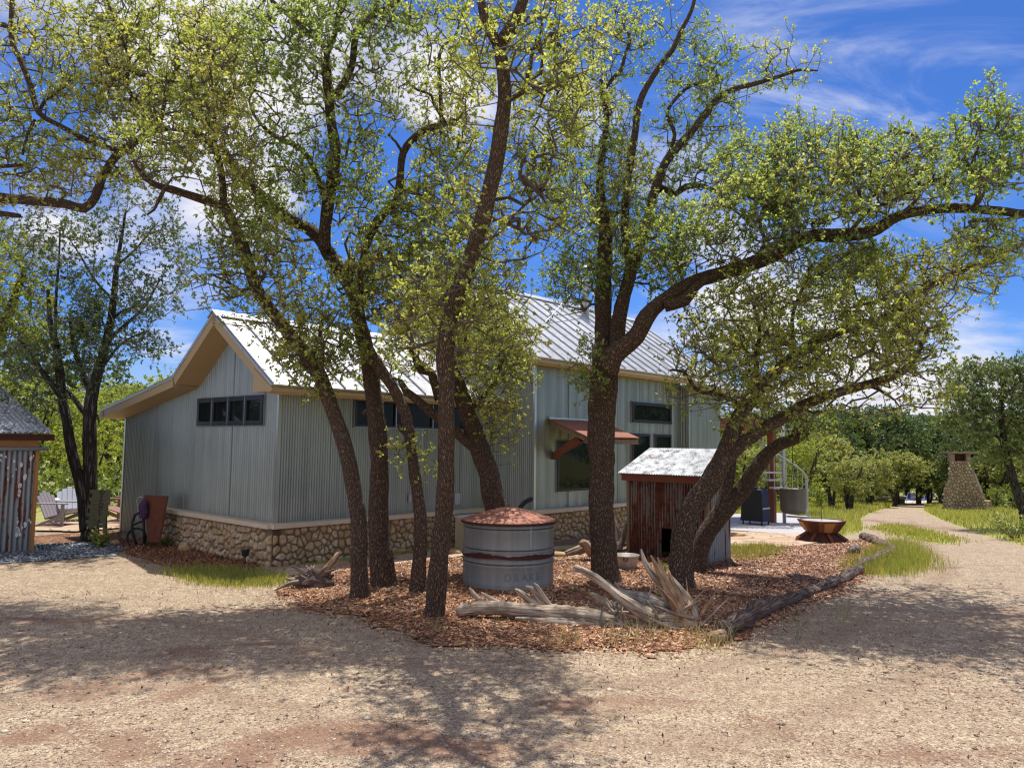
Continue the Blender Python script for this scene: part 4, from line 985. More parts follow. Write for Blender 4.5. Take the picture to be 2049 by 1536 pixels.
# zinc tub
tb = gnd(1257, 1143)+np.array([-.02, .12, 0]); tub = thing('zinc_tub', 'small round zinc washtub beside the middle oak', 'tub', tb)
mb = MB(); mb.lathe([(.155, .02), (.16, .03), (.172, .10), (.174, .105), (.18, .15), (.195, .21), (.205, .215), (.205, .228), (.192, .225), (.165, .06), (.0, .05)], 36, tb); obj('basin', mb, M['tub'], tub, True)
mb = MB(); mb.tube([tb+np.array((-.06+.02*0, -.188, .20)), tb+np.array((-.06, -.20, .165)), tb+np.array((-.03, -.205, .155)), tb+np.array((0.0, -.20, .165)), tb+np.array((0., -.192, .20))], [.005]*5, 6); obj('handle', mb, M['black'], tub)

# hanging bucket
bY = 11.2; bx = at(1587, 1000, bY); bc = np.array([bx[0], bY, .90]); bk_ = thing('hanging_bucket', 'round galvanised bucket hanging on a chain from an oak limb', 'bucket', bc)
mb = MB(); mb.lathe([(.0, -.03), (.08, -.025), (.15, -.005), (.178, .03), (.18, .06), (.185, .34), (.19, .345), (.182, .345), (.174, .06), (.0, .04)], 36, bc); obj('bucket', mb, M['bucket'], bk_, True)
mb = MB()
for a in (0, 2.1, 4.2): mb.tube([bc+np.array((.183*math.cos(a), .183*math.sin(a), .34)), bc+np.array((0, 0, .62))], [.003]*2, 5)
obj('sling_wire', mb, M['black'], bk_)
mb = MB(); zc = .62
tp = at(1585, 882, bY)[2]-bc[2]
while zc < tp: mb.tube([bc+np.array((0, 0, zc)), bc+np.array((.006, .004, zc+.03))], [.006, .006], 5); zc += .034
obj('chain', mb, M['black'], bk_)

# fire bowl
bo = gnd(1661, 1086)+np.array([0, .42, 0]); fb = thing('fire_bowl', 'octagonal rusty steel fire bowl on a flared base', 'fire bowl', bo)
n8 = 8; a0_ = rad(22.5)
mb = MB(); mb.lathe([(.52, 0), (.52, .02), (.30, .17)], n8, bo, a0_); obj('flared_foot', mb, M['rust_dk'], fb)
mb = MB(); mb.lathe([(.30, .168), (.36, .22), (.49, .42), (.495, .44), (.45, .44), (.44, .41)], n8, bo, a0_); bw = obj('bowl', mb, M['rust'], fb)
for j in range(8):
    a = a0_+2*math.pi*(j+.5)/8; ca, sa = math.cos(a), math.sin(a); k = math.cos(math.pi/8)
    vs = []
    for r, z, hw in ((.345*k+.004, .20, .075), (.478*k+.010, .40, .12)):
        for s in (-1, 1): vs.append(bo+np.array((r*ca-s*hw*sa, r*sa+s*hw*ca, z)))
    mb = MB(); mb.add([vs[0], vs[1], vs[3], vs[2]], [(0, 1, 2, 3)]); obj('panel', mb, M['orangewood'] if j % 2 else M['rust_dk'], bw)
    mb = MB(); vs = [bo+np.array((r*ca-s*.03*sa, r*sa+s*.03*ca, z)) for r, z in ((.56, .0), (.30, .17)) for s in (-1, 1)]; vs += [v+np.array((0, 0, .03)) for v in vs]
    mb.add(vs, [(0, 1, 3, 2), (4, 5, 7, 6), (0, 1, 5, 4), (2, 3, 7, 6), (0, 2, 6, 4), (1, 3, 7, 5)]); obj('foot_rib', mb, M['rust'], fb)
mb = MB(); mb.lathe([(.44, .425), (.0, .43)], n8, bo, a0_); obj('filling', mb, M['water'], fb)
mb = MB(); mb.tube([bo+np.array((0, 0, .42)), bo+np.array((0, .0, .86))], [.006, .004], 6); obj('rod', mb, M['black'], fb)

# ------------------------------------------------------------------ little shed
L0 = gnd(1258, 1113); sU, sV = U, -V_; SW = 1.43; SDp = .78
shed = thing('well_house', 'small rusty corrugated well house with a sloping tin roof', 'shed', L0)
def sp(a, b, z): p = L0+sV*a+sU*b; return np.array([p[0], p[1], z])
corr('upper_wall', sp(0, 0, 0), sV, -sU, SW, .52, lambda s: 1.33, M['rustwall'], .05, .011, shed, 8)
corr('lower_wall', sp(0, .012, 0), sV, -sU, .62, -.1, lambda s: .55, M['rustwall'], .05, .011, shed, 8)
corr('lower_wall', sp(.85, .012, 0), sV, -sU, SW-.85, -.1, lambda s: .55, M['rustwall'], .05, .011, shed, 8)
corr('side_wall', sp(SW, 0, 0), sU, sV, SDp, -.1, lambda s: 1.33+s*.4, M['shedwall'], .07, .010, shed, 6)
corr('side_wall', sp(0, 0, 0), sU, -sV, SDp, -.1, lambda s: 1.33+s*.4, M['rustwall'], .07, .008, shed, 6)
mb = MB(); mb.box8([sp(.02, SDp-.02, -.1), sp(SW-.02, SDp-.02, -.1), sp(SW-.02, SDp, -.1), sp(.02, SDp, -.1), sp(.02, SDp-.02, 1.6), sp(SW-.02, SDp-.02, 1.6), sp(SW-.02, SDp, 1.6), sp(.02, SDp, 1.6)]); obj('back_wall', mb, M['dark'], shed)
for s in (0, SW):
    mb = MB(); mb.box(sp(s, -.005, .62), (.045, .05, 1.42), ax=U, ay=V_); obj('corner_post', mb, M['wood'], shed)
mb = MB(); mb.box8([sp(-.07, -.115, 1.26), sp(SW+.07, -.115, 1.26), sp(SW+.07, -.09, 1.26), sp(-.07, -.09, 1.26), sp(-.07, -.115, 1.37), sp(SW+.07, -.115, 1.37), sp(SW+.07, -.09, 1.37), sp(-.07, -.09, 1.37)]); obj('fascia', mb, M['redwood'], shed)
s_ = np.linspace(-.12, SW+.12, int((SW+.24)/.045*6)); o_ = .008*np.cos(2*math.pi*s_/.045)
lo = np.array([sp(s, -.15, 1.385+o) for s, o in zip(s_, o_)]); hi = np.array([sp(s, SDp+.06, 1.80+o) for s, o in zip(s_, o_)])
k = len(s_); i = np.arange(k-1); npobj('roof', np.concatenate([lo, hi]), np.stack([i, i+1, i+1+k, i+k], 1), M['shedroof'], shed, smooth=True)
mb = MB(); mb.box8([sp(-.1, -.12, 1.35), sp(-.06, -.12, 1.35), sp(-.06, SDp+.04, 1.74), sp(-.1, SDp+.04, 1.74), sp(-.1, -.12, 1.37), sp(-.06, -.12, 1.37), sp(-.06, SDp+.04, 1.77), sp(-.1, SDp+.04, 1.77)]); obj('barge_board', mb, M['wood'], shed)

# ------------------------------------------------------------------ old shed at the left
OS = gnd(62, 1106); osd = thing('old_shed', 'weathered corrugated shed with rust streaks at the left edge', 'shed', OS)
def op(a, b, z): p = OS-U*a+V_*b; return np.array([p[0], p[1], z])
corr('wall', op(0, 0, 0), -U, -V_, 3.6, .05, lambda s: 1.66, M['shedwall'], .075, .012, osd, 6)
mb = MB(); mb.box8([op(0, 0, 0), op(3.6, .0, 0), op(3.6, .03, 0), op(0, .03, 0), op(0, 0, .05), op(3.6, 0, .05), op(3.6, .03, .05), op(0, .03, .05)]); obj('sill', mb, M['wood'], osd)
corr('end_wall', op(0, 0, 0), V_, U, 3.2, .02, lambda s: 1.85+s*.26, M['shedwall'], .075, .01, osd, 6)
mb = MB(); mb.box(op(.0, -.02, .86), (.05, .05, 1.7), ax=U, ay=V_); obj('corner_post', mb, M['orangewood'], osd)
mb = MB(); mb.box(op(1.8, -.02, 1.74), (3.6, .04, .12), ax=U, ay=V_); obj('header_board', mb, M['orangewood'], osd)
mb = MB(); mb.box(op(1.7, -.13, 1.85), (3.8, .03, .10), ax=U, ay=V_); obj('fascia', mb, M['rust_dk'], osd)
for a in (.6, 1.2, 1.8, 2.4):
    mb = MB(); mb.box(op(a, -.08, 1.83), (.04, .12, .07), ax=U, ay=V_); obj('rafter_end', mb, M['redwood'], osd)
mb = MB(); mb.tube([op(-.14, -.07, 1.665), op(3.6, -.07, 1.665)], [.03, .03], 10); obj('pipe_rail', mb, M['steel'], osd, True)
s_ = np.linspace(-.17, 3.8, int(4/.075*6)); o_ = .014*np.cos(2*math.pi*s_/.075)
rows = []
for b in (-.18, .7, 1.6, 2.5, 3.2): rows.append(np.array([op(s, b, 1.925+(b+.18)*.285+o+.006*(int(b*2) % 2)) for s, o in zip(s_, o_)]))
k = len(s_); i = np.arange(k-1); q = np.concatenate([np.stack([i+k*r_, i+1+k*r_, i+1+k*(r_+1), i+k*(r_+1)], 1) for r_ in range(4)]); npobj('roof', np.concatenate(rows), q, M['shedroof'], osd, smooth=True)
mb = MB()
rs = random.Random(2)
for i in range(44):
    a, z = rs.uniform(.03, 1.1), rs.choice([rs.uniform(1.2, 1.58), rs.uniform(.3, .6), rs.uniform(.9, 1.6)]); a = min(a, .22) if z < 1.15 else a
    r = rs.uniform(.01, .035); c = op(a, -.016, z); n = 9; mb.add([c+U*r*math.cos(t*6.28/n)*rs.uniform(.5, 1.)+np.array((0, 0, 1.6*r*math.sin(t*6.28/n)*rs.uniform(.6, 1.1))) for t in range(n)], [tuple(range(n))])
obj('peeling_paint', mb, M['white'], osd)

# ------------------------------------------------------------------ garden chairs
def adirondack(p, rz, m, label, s=1.):
    t = thing('adirondack_chair', label, 'chair', p, None)
    c, sn = math.cos(rz), math.sin(rz)
    def T(x, y, z): return np.array([p[0]+s*(x*c-y*sn), p[1]+s*(x*sn+y*c), p[2]+s*z])   # +x is forward
    def slab(name, pts4, th, parent=t):
        q = [T(*a) for a in pts4]; nn = np.cross(q[1]-q[0], q[3]-q[0]); nn = nn/np.linalg.norm(nn)*th*s
        mb = MB(); mb.box8(q+[a+nn for a in q]); return obj(name, mb, M[m], parent)
    for k in range(5):
        y0 = -.25+k*.102; slab('seat_slat', [(-.22, y0, .17), (.28, y0, .31), (.28, y0+.092, .31), (-.22, y0+.092, .17)], .02)
        hh = .70-.05*abs(k-2)**1.3
        slab('back_slat', [(-.20, y0, .16), (-.20, y0+.092, .16), (-.20-hh*.42, y0+.092, .16+hh*.86), (-.20-hh*.42, y0, .16+hh*.86)], .02)
    for sy in (-1, 1):
        y = sy*.29
        slab('arm', [(-.36, y-.06, .50), (.33, y-.06, .50), (.33, y+.06, .50), (-.36, y+.06, .50)], .022)
        slab('front_leg', [(.22, y-.012, 0), (.30, y-.012, 0), (.30, y-.012, .50), (.22, y-.012, .50)], -.022*sy)
        slab('side_rail', [(-.50, y*.9, .0), (-.42, y*.9, .0), (.30, y*.9, .22), (.30, y*.9, .32)], .02)
adirondack(gnd(122, 1052), rad(-8), 'chairgrey', 'grey brown adirondack chair seen from the side on the patio', .95)
adirondack(gnd(140, 1044), rad(-55), 'chairwhite', 'pale grey adirondack chair facing the house beyond the brown one', .98)
adirondack(gnd(243, 1044), rad(175), 'chairbrown', 'reddish brown adirondack chair half hidden behind the house corner', 1.05)

# welcome sign
wp = gnd(200, 1072); ws = thing('welcome_sign', 'stacked plank sign with vertical lettering beside the dark juniper trunk', 'sign', wp)
ax = np.array([.98, -.1, 0]); rs = random.Random(8); Ys = 13.3
mb = None
def wp_(x, y): return at(x, y, Ys)
for k in range(10):
    y1 = 980+k*7.6; x0 = 185-k*1.1+(0 if k % 2 else -5); x1 = 222-k*1.4+rs.uniform(-1, 3)
    a, b, c, d = wp_(x0, y1+7.2), wp_(x1, y1+7.2), wp_(x1, y1), wp_(x0, y1); mb = MB()
    mb.box8([a, b, b+np.array((0, .02, 0)), a+np.array((0, .02, 0)), d, c, c+np.array((0, .02, 0)), d+np.array((0, .02, 0))]); obj('plank', mb, M['signwood'], ws)
mb = MB()
for x in (192, 208):
    a, b = wp_(x, 1082), wp_(x, 984); mb.box8([a+np.array(q) for q in ((-.03, .024, -.1), (.03, .024, -.1), (.03, .06, -.1), (-.03, .06, -.1))]+[b+np.array(q) for q in ((-.03, .024, 0), (.03, .024, 0), (.03, .06, 0), (-.03, .06, 0))])
obj('upright', mb, M['wood'], ws)
for k, chh in enumerate("WELCOMEY'ALL"):
    xx_, yy_ = 205-k*.75, 983+k*6.3; b0 = wp_(xx_, yy_+3.5)
    text_mesh(chh, .10, lambda x, y, b0=b0: b0+np.array((x, -.006, y-.02)), 'letter', M['black'], ws)

# rusty panel, cart frame and solar lamp by the gable
q0 = hp(0, 3.9, 0)-U*.30
rp = thing('rusty_panel', 'rusty sheet steel panel leaning on the gable wall', 'panel', q0)
mb = MB(); P4 = [at(x, y, Yy) for x, y, Yy in ((296, 1084, 13.15), (318, 1083, 12.95), (334, 992, 13.1), (289, 990, 13.35))]
mb.add(P4+[p+U*.03 for p in P4], [(0, 1, 2, 3), (7, 6, 5, 4), (0, 4, 5, 1), (1, 5, 6, 2), (2, 6, 7, 3), (3, 7, 4, 0)]); obj('sheet', mb, M['rust'], rp)
cart = thing('old_garden_cart', 'dark wheeled metal cart frame leaning on the rusty panel', 'cart', gnd(272, 1088)+np.array((0, .2, 0)))
def pl(*pts, Y=13.3): return [at(x, y, Y) for x, y in pts]
mb = MB(); mb.tube(pl((273, 1088), (264, 1060), (270, 1030), (285, 1022), (298, 1020)), [.022]*5, 8, res=.1); mb.tube(pl((289, 1086), (288, 1060), (287, 1030)), [.022]*3, 8)
mb.tube(pl((266, 1050), (285, 1042), (300, 1030)), [.014]*3, 8); obj('frame', mb, M['black'], cart, True)
mb = MB(); mb.tube(pl((277, 1030), (276, 1012), (274, 1000), (278, 994), (288, 994)), [.010]*5, 8, res=.05); mb.tube(pl((268, 1048), (266, 1036), (272, 1028), (276, 1040), (270, 1046)), [.008]*5, 6, res=.05); obj('handle', mb, M['silver'], cart, True)
c0 = at(272, 1078, 13.3); mb = MB(); mb.tube([c0+np.array((.16*math.cos(a), .02, .16*math.sin(a)+.02)) for a in np.linspace(0, 2*math.pi, 25)], [.018]*25, 8); obj('tyre', mb, M['black'], cart, True)
cl_ = thing('bundled_cloth', 'purple cloth bundle hung on the cart frame', 'cloth', at(290, 1035, 13.2))
mb = MB(); mb.tube(pl((290, 998), (288, 1010), (289, 1025), (287, 1036), Y=13.2), [.02, .07, .08, .05], 12, jit=.5, res=.03); obj('cloth', mb, M['purple'], cl_, True)
so = gnd(490, 1131); sl_ = thing('solar_light', 'small black solar path light against the stone base', 'light', so)
mb = MB(); mb.tube([so, so+np.array((0, 0, .14))], [.010, .008], 8); obj('stake', mb, M['black'], sl_)
mb = MB(); mb.lathe([(.02, .13), (.05, .15), (.055, .21), (.075, .22), (.06, .235), (0., .24)], 12, so); obj('lamp_head', mb, M['black'], sl_)
# tan louvred cabinet
ac = thing('condenser_cabinet', 'tan louvred cabinet between the front oak and the tank', 'cabinet', gnd(918, 1100))
aP = hp(3.35, -.72, 0)
mb = MB(); wbox(mb, aP, U, -V_, 0, .62, 0, .53, -.35, 0); bd = obj('casing', mb, M['acbox'], ac)
mb = MB(); wbox(mb, aP, U, -V_, -.02, .64, .531, .56, -.37, .02); obj('top_cover', mb, M['white'], ac)
mb = MB()
for k in range(14): wbox(mb, aP, V_, -U, .04, .31, .06+k*.031, .075+k*.031, .0, .018)
for k in range(14): wbox(mb, aP, U, -V_, .06, .56, .06+k*.031, .075+k*.031, .0, .018)
obj('louvre', mb, M['acbox'], ac)
hs = thing('black_hose', 'black corrugated hose curving up against the wall behind the tank', 'hose', at(1036, 1024, 13.2))
mb = MB(); mb.tube([at(x, y, Y) for x, y, Y in ((1030, 1040, 13.2), (1040, 1017, 13.3), (1050, 1005, 13.4), (1063, 998, 13.6))], [.04]*4, 12, res=.02); obj('hose', mb, M['black'], hs, True)

# ------------------------------------------------------------------ driftwood, logs, stump, rocks
def limbmesh(mb, pts, Y0, Y1, n=10, jit=.12, res=.05, seed=0, grd=False):
    P = []; R = []; k = len(pts)
    for i, q in enumerate(pts):
        Yq = Y0+(Y1-Y0)*i/(k-1); P.append(at(q[0], q[1], Yq)); R.append(q[2]*.5*Yq/F)
    mb.tube(P, R, n, jit=jit, res=res, seed=seed)
    return P
dw = thing('driftwood_log', 'long sun bleached driftwood trunk with broken branches at the front of the bed', 'driftwood', gnd(1140, 1262))
mb = MB(); limbmesh(mb, [(918, 1222, 12), (926, 1221, 26), (965, 1217, 27), (1040, 1220, 29), (1140, 1229, 31), (1230, 1238, 34), (1310, 1244, 40), (1385, 1250, 40)], 8.2, 7.85, 16, .34, .03)
limbmesh(mb, [(1030, 1236, 4), (1090, 1243, 16), (1150, 1250, 20), (1220, 1258, 26), (1330, 1266, 32), (1400, 1268, 16)], 7.95, 7.78, 14, .4, .03); obj('trunk', mb, M['drift'], dw, True)
for s, pts in enumerate(([(985, 1214, 20), (965, 1204, 12), (950, 1190, 10), (939, 1176, 4)], [(1015, 1216, 18), (990, 1202, 12), (970, 1189, 8), (962, 1184, 3)], [(1082, 1218, 22), (1062, 1202, 16), (1042, 1186, 12), (1030, 1178, 4)], [(1100, 1220, 18), (1080, 1198, 12), (1062, 1176, 9), (1052, 1172, 4)], [(1108, 1222, 14), (1090, 1196, 9), (1074, 1172, 7), (1068, 1166, 2)], [(1180, 1232, 16), (1160, 1222, 8), (1146, 1212, 3)],
    [(1240, 1214, 20), (1212, 1206, 16), (1195, 1194, 12), (1183, 1187, 7)], [(1372, 1270, 14), (1400, 1262, 8), (1440, 1258, 5), (1480, 1272, 3)])):
    mb = MB(); limbmesh(mb, pts, 8.15, 8.15, 9, .3, .03, s); obj('branch_stub', mb, M['drift'], dw, True)
rs = random.Random(31)
for s in range(26):
    x0_ = rs.uniform(1200, 1410); y0_ = 1262-rs.uniform(0, 46); a = rs.uniform(.5, 2.9); L_ = rs.uniform(40, 95)
    mb = MB(); limbmesh(mb, [(x0_, y0_, rs.uniform(5, 10)), (x0_+.5*L_*math.cos(a)+rs.uniform(-6, 6), y0_-.35*L_*math.sin(a), 4.5), (x0_+L_*math.cos(a), y0_-.8*L_*math.sin(a), 1.2)], 7.80, 7.80+rs.uniform(-.1, .3), 7, .3, .03, s); obj('broken_twig', mb, M[rs.choice(['drift', 'drift_grey', 'drift', 'drift_orange'])], dw, True)
mb = MB(); limbmesh(mb, [(1310, 1236, 30), (1290, 1226, 32), (1250, 1202, 22), (1220, 1178, 17), (1190, 1155, 16), (1165, 1140, 13), (1150, 1133, 9)], 7.8, 8.05, 12, .22)
limbmesh(mb, [(1215, 1172, 8), (1180, 1150, 5), (1150, 1142, 4), (1130, 1143, 2)], 7.95, 8.05, 6, .1, .03)
limbmesh(mb, [(1365, 1262, 10), (1330, 1250, 8), (1300, 1236, 5)], 7.7, 7.75, 6, .1, .03); obj('diagonal_branch', mb, M['drift'], dw, True)
mb = MB(); limbmesh(mb, [(1370, 1235, 56), (1330, 1218, 52), (1290, 1205, 36), (1250, 1190, 24), (1228, 1180, 16), (1215, 1160, 5)], 8.1, 8.5, 12, .35)
limbmesh(mb, [(1245, 1190, 10), (1238, 1176, 8), (1230, 1164, 3)], 8.45, 8.45, 6, .1, .03); obj('grey_limb', mb, M['drift_grey'], dw, True)
mb = MB(); limbmesh(mb, [(1376, 1262, 36), (1364, 1228, 34), (1346, 1190, 26), (1330, 1162, 18), (1318, 1140, 12), (1308, 1122, 8), (1302, 1110, 2)], 7.83, 7.95, 16, .5, .03)
limbmesh(mb, [(1384, 1256, 30), (1376, 1225, 26), (1356, 1190, 16), (1344, 1160, 8), (1338, 1140, 2)], 7.83, 7.95, 12, .5, .03)
limbmesh(mb, [(1345, 1180, 12), (1325, 1142, 10), (1316, 1114, 3)], 7.92, 7.98, 7, .2, .03); obj('root_spike', mb, M['drift_orange'], dw, True)
mb = MB(); limbmesh(mb, [(1345, 1200, 24), (1322, 1168, 20), (1300, 1140, 14), (1288, 1118, 9), (1283, 1098, 3)], 8.0, 8.1, 10, .35)
limbmesh(mb, [(1392, 1240, 22), (1378, 1205, 20), (1358, 1175, 15), (1342, 1152, 8)], 7.85, 8.0, 10, .3); obj('root_spike', mb, M['drift'], dw, True)
# edge logs
def ground_log(name, px, r, label, m='barklog', seed=0, lift=.85):
    r = [a*.72 for a in r]
    P = [gnd(x, y)+np.array((0, 0, rr*lift)) for (x, y), rr in zip(px, r)]
    r = [a*1.12 for a in r]; mb = MB(); mb.tube(P, r, 22, jit=.6, res=.025, seed=seed)
    o = obj(name, mb, M[m], None, True); tag(o, label, 'log', 'bark logs edging the mulch bed'); return o
ground_log('edging_log', [(1446, 1278), (1470, 1264), (1510, 1240), (1545, 1224), (1570, 1212)], [.11, .12, .12, .11, .08], 'thick shaggy bark log nearest the driftwood at the bed edge', seed=1)
ground_log('edging_log', [(1555, 1218), (1610, 1196), (1660, 1176), (1700, 1157), (1722, 1146)], [.07, .085, .08, .085, .07], 'long middle bark log of the bed edge', seed=2)
ground_log('edging_log', [(1706, 1146), (1740, 1130), (1775, 1114), (1796, 1106)], [.07, .09, .08, .07], 'short dark knotty bark log at the right corner of the bed', seed=3)
ground_log('edging_log', [(1792, 1106), (1765, 1096), (1745, 1086), (1728, 1078)], [.08, .10, .11, .09], 'pinkish bark log at the far end of the bed near the bowl', seed=4)
o = thing('cut_stump', 'low weathered stump standing on the mulch near the far logs', 'stump', gnd(1708, 1108)); p = gnd(1708, 1112)
mb = MB(); mb.tube([p-np.array((0, 0, .03)), p+np.array((0, 0, .04)), p+np.array((.01, 0, .13)), p+np.array((.0, 0, .17))], [.13, .11, .10, .06], 14, jit=.3, res=.02); obj('stump_wood', mb, M['rootball'], o, True)
o = thing('cut_log_end', 'short cut round of wood at the tip of the driftwood', 'log', gnd(1432, 1290)); p = gnd(1432, 1290)
mb = MB(); mb.tube([p+np.array((-.03, 0, .06)), p+np.array((.1, .12, .06))], [.065, .06], 14, jit=.1); obj('log_round', mb, M['drift_orange'], o, True)
# root ball on the left
bY_ = 0; rb = thing('root_ball', 'tangled dark root ball with one pale root pointing up', 'root ball', gnd(622, 1172)); bY_ = gnd(622, 1178)[1]-.02
mb = MB(); rs = random.Random(5)
limbmesh(mb, [(604, 1168, 10), (614, 1162, 22), (628, 1158, 28), (650, 1162, 24), (668, 1166, 12)], bY_, bY_, 12, .5, .03)
for k in range(44):
    a = rs.uniform(-.3, math.pi+.3); L_ = rs.uniform(26, 46); x0_, y0_ = 625+rs.uniform(-20, 28), 1160+rs.uniform(-8, 8)
    limbmesh(mb, [(x0_, y0_, rs.uniform(8, 16)), (x0_+L_*.5*math.cos(a)+rs.uniform(-5, 5), y0_-L_*.35*math.sin(a), 8), (x0_+L_*math.cos(a), y0_-L_*.7*math.sin(a)+rs.uniform(0, 4), 2.5)], bY_, bY_+rs.uniform(-.15, .25), 7, .4, .03, k)
limbmesh(mb, [(600, 1164, 12), (582, 1166, 8), (568, 1172, 6), (550, 1180, 2)], bY_, bY_-.1, 7, .2, .03)
obj('roots', mb, M['rootball'], rb, True)
mb = MB(); limbmesh(mb, [(643, 1150, 14), (655, 1135, 13), (668, 1120, 12), (676, 1108, 10), (680, 1106, 5)], bY_, bY_+.2, 10, .2, .03); obj('pale_root', mb, M['drift_orange'], rb, True)
# driftwood pieces behind the tank
def heap(name, label, pts_list, Y, m, cat='driftwood', seed=0):
    xm = np.mean([p[0] for p in pts_list[0]]); t = thing(name, label, cat, gnd(xm, max(p[1] for l in pts_list for p in l)))
    mb = MB()
    for k, l in enumerate(pts_list): limbmesh(mb, l, Y, Y+.05, 10, .3, .03, seed+k)
    obj('wood', mb, M[m], t, True)
heap('driftwood_piece', 'white bleached driftwood piece on the path right of the tank', [[(1132, 1108, 6), (1150, 1104, 12), (1168, 1096, 16), (1178, 1088, 8)], [(1130, 1104, 4), (1150, 1098, 9), (1170, 1094, 12)], [(1158, 1108, 6), (1175, 1096, 14)]], 12.2, 'drift')
heap('driftwood_knot', 'orange weathered driftwood knot left of the middle oak', [[(1160, 1090, 10), (1168, 1086, 16), (1178, 1098, 22), (1188, 1106, 20)], [(1164, 1084, 10), (1176, 1088, 12)]], 12.1, 'drift_orange')
heap('root_stump', 'dark tangled root stump with a pale spike right of the middle oak', [[(1236, 1100, 20), (1244, 1082, 14), (1250, 1062, 8), (1252, 1046, 4)], [(1228, 1090, 16), (1242, 1090, 14), (1254, 1088, 4)], [(1232, 1104, 14), (1248, 1102, 10), (1256, 1096, 3)]], 12.6, 'rootball')
heap('bleached_root', 'pale bleached root spike against the stone wall', [[(1228, 1088, 12), (1232, 1070, 14), (1230, 1050, 10), (1226, 1030, 3)]], 12.7, 'drift')
def rock(px, r, label, m='stone', seed=0):
    p = gnd(*px); bm_pts = []; mb = MB(); rs_ = random.Random(seed); n = 14; mm = 8; vs = []
    for i in range(mm+1):
        ph = math.pi*i/mm
        for j in range(n):
            th = 2*math.pi*j/n; d = Vector((math.sin(ph)*math.cos(th), math.sin(ph)*math.sin(th), math.cos(ph)))
            k = 1+.3*mnoise.noise(d*1.6+Vector((seed*7., 0, 0)))+.12*mnoise.noise(d*5+Vector((seed*3., 0, 0)))
            vs.append(p+np.array((d.x*r[0]*k, d.y*r[1]*k, r[2]*.5+d.z*r[2]*k)))
    mb.add(vs, [(i*n+j, i*n+(j+1) % n, (i+1)*n+(j+1) % n, (i+1)*n+j) for i in range(mm) for j in range(n)])
    tag(obj('rock', mb, M[m], None, True), label, 'rock')
rock((908, 1108), (.12, .1, .06), 'rough pale rock at the foot of the tan cabinet', seed=1)
rock((803, 1105), (.10, .08, .05), 'small pale rock left of the thin oak trunk', seed=2)
rock((768, 1124), (.07, .06, .05), 'grey rock lying on the path between two trunks', seed=3)
rock((1470, 1073), (.22, .12, .06), 'flat brown rock at the edge of the flagstone patio', seed=4)
rock((1120, 1112), (.16, .10, .05), 'low flat tan rock beside the white driftwood', seed=5)
rock((229, 1090), (.09, .07, .06), 'tan rock below the left house corner', seed=6)
rock((368, 1103), (.10, .08, .09), 'white rock in the bottom course of the gable stone base', seed=7)
mb = MB(); wbox(mb, hp(4.75, -1.0, 0), U, -V_, .2, 3.6, -.2, .05, .25, .33); tag(obj('edging_board', mb, M['wood'], None), 'low weathered edging board in front of the far stone base', 'edging')

# ------------------------------------------------------------------ trees
def grow(P0, A_, step=.2, jitter=.05, sag=.12):
    cap = len(P0)+len(A_)*14; P = np.zeros((cap, 3)); par = -np.ones(cap, int); n0 = len(P0); P[:n0] = P0; n = n0
    dm = np.array([np.min(((P0-a)**2).sum(1)) for a in A_]); order = np.argsort(dm); tips = []
    for k in order:
        a = A_[k]; d2 = ((P[:n]-a)**2).sum(1)
        up_pen = np.where(P[:n, 2] > a[2]+.1, .25, 0.); j = int(np.argmin(np.sqrt(d2)+up_pen)); dist = math.sqrt(d2[j])
        m = max(1, min(12, int(dist/step))); p = P[j].copy(); cur = j
        for i in range(1, m+1):
            t = i/m; q = P[j]*(1-t)+a*t
            if i < m: q = q+rng.normal(size=3)*jitter+np.array([0, 0, sag*math.sin(math.pi*t)*min(dist, 1.)])
            if n >= cap: break
            P[n] = q; par[n] = cur; cur = n; n += 1
        tips.append(cur)
    cnt = np.zeros(n); cnt[tips] += 1
    for i in range(n-1, n0-1, -1): cnt[par[i]] += cnt[i]
    return P[:n], par[:n], cnt, np.array(tips), n0
def to_pts(clumps):
    out = []
    for (cx_, cy_, rx, ry, n, Yc, dY) in clumps:
        n = int(n)
        a = rng.uniform(0, 2*math.pi, n); r = np.sqrt(rng.uniform(0, 1, n)); r = r*(1.08+.22*np.sin(a*5+cx_)+.12*np.sin(a*11+cy_))
        for x, y, Yy in zip(cx_+rx*r*np.cos(a), cy_+ry*r*np.sin(a), Yc+rng.normal(size=n)*dY): out.append(at(x, y, max(5.2, Yy)))
    out = np.array(out); return out[out[:, 2] > 1.5]
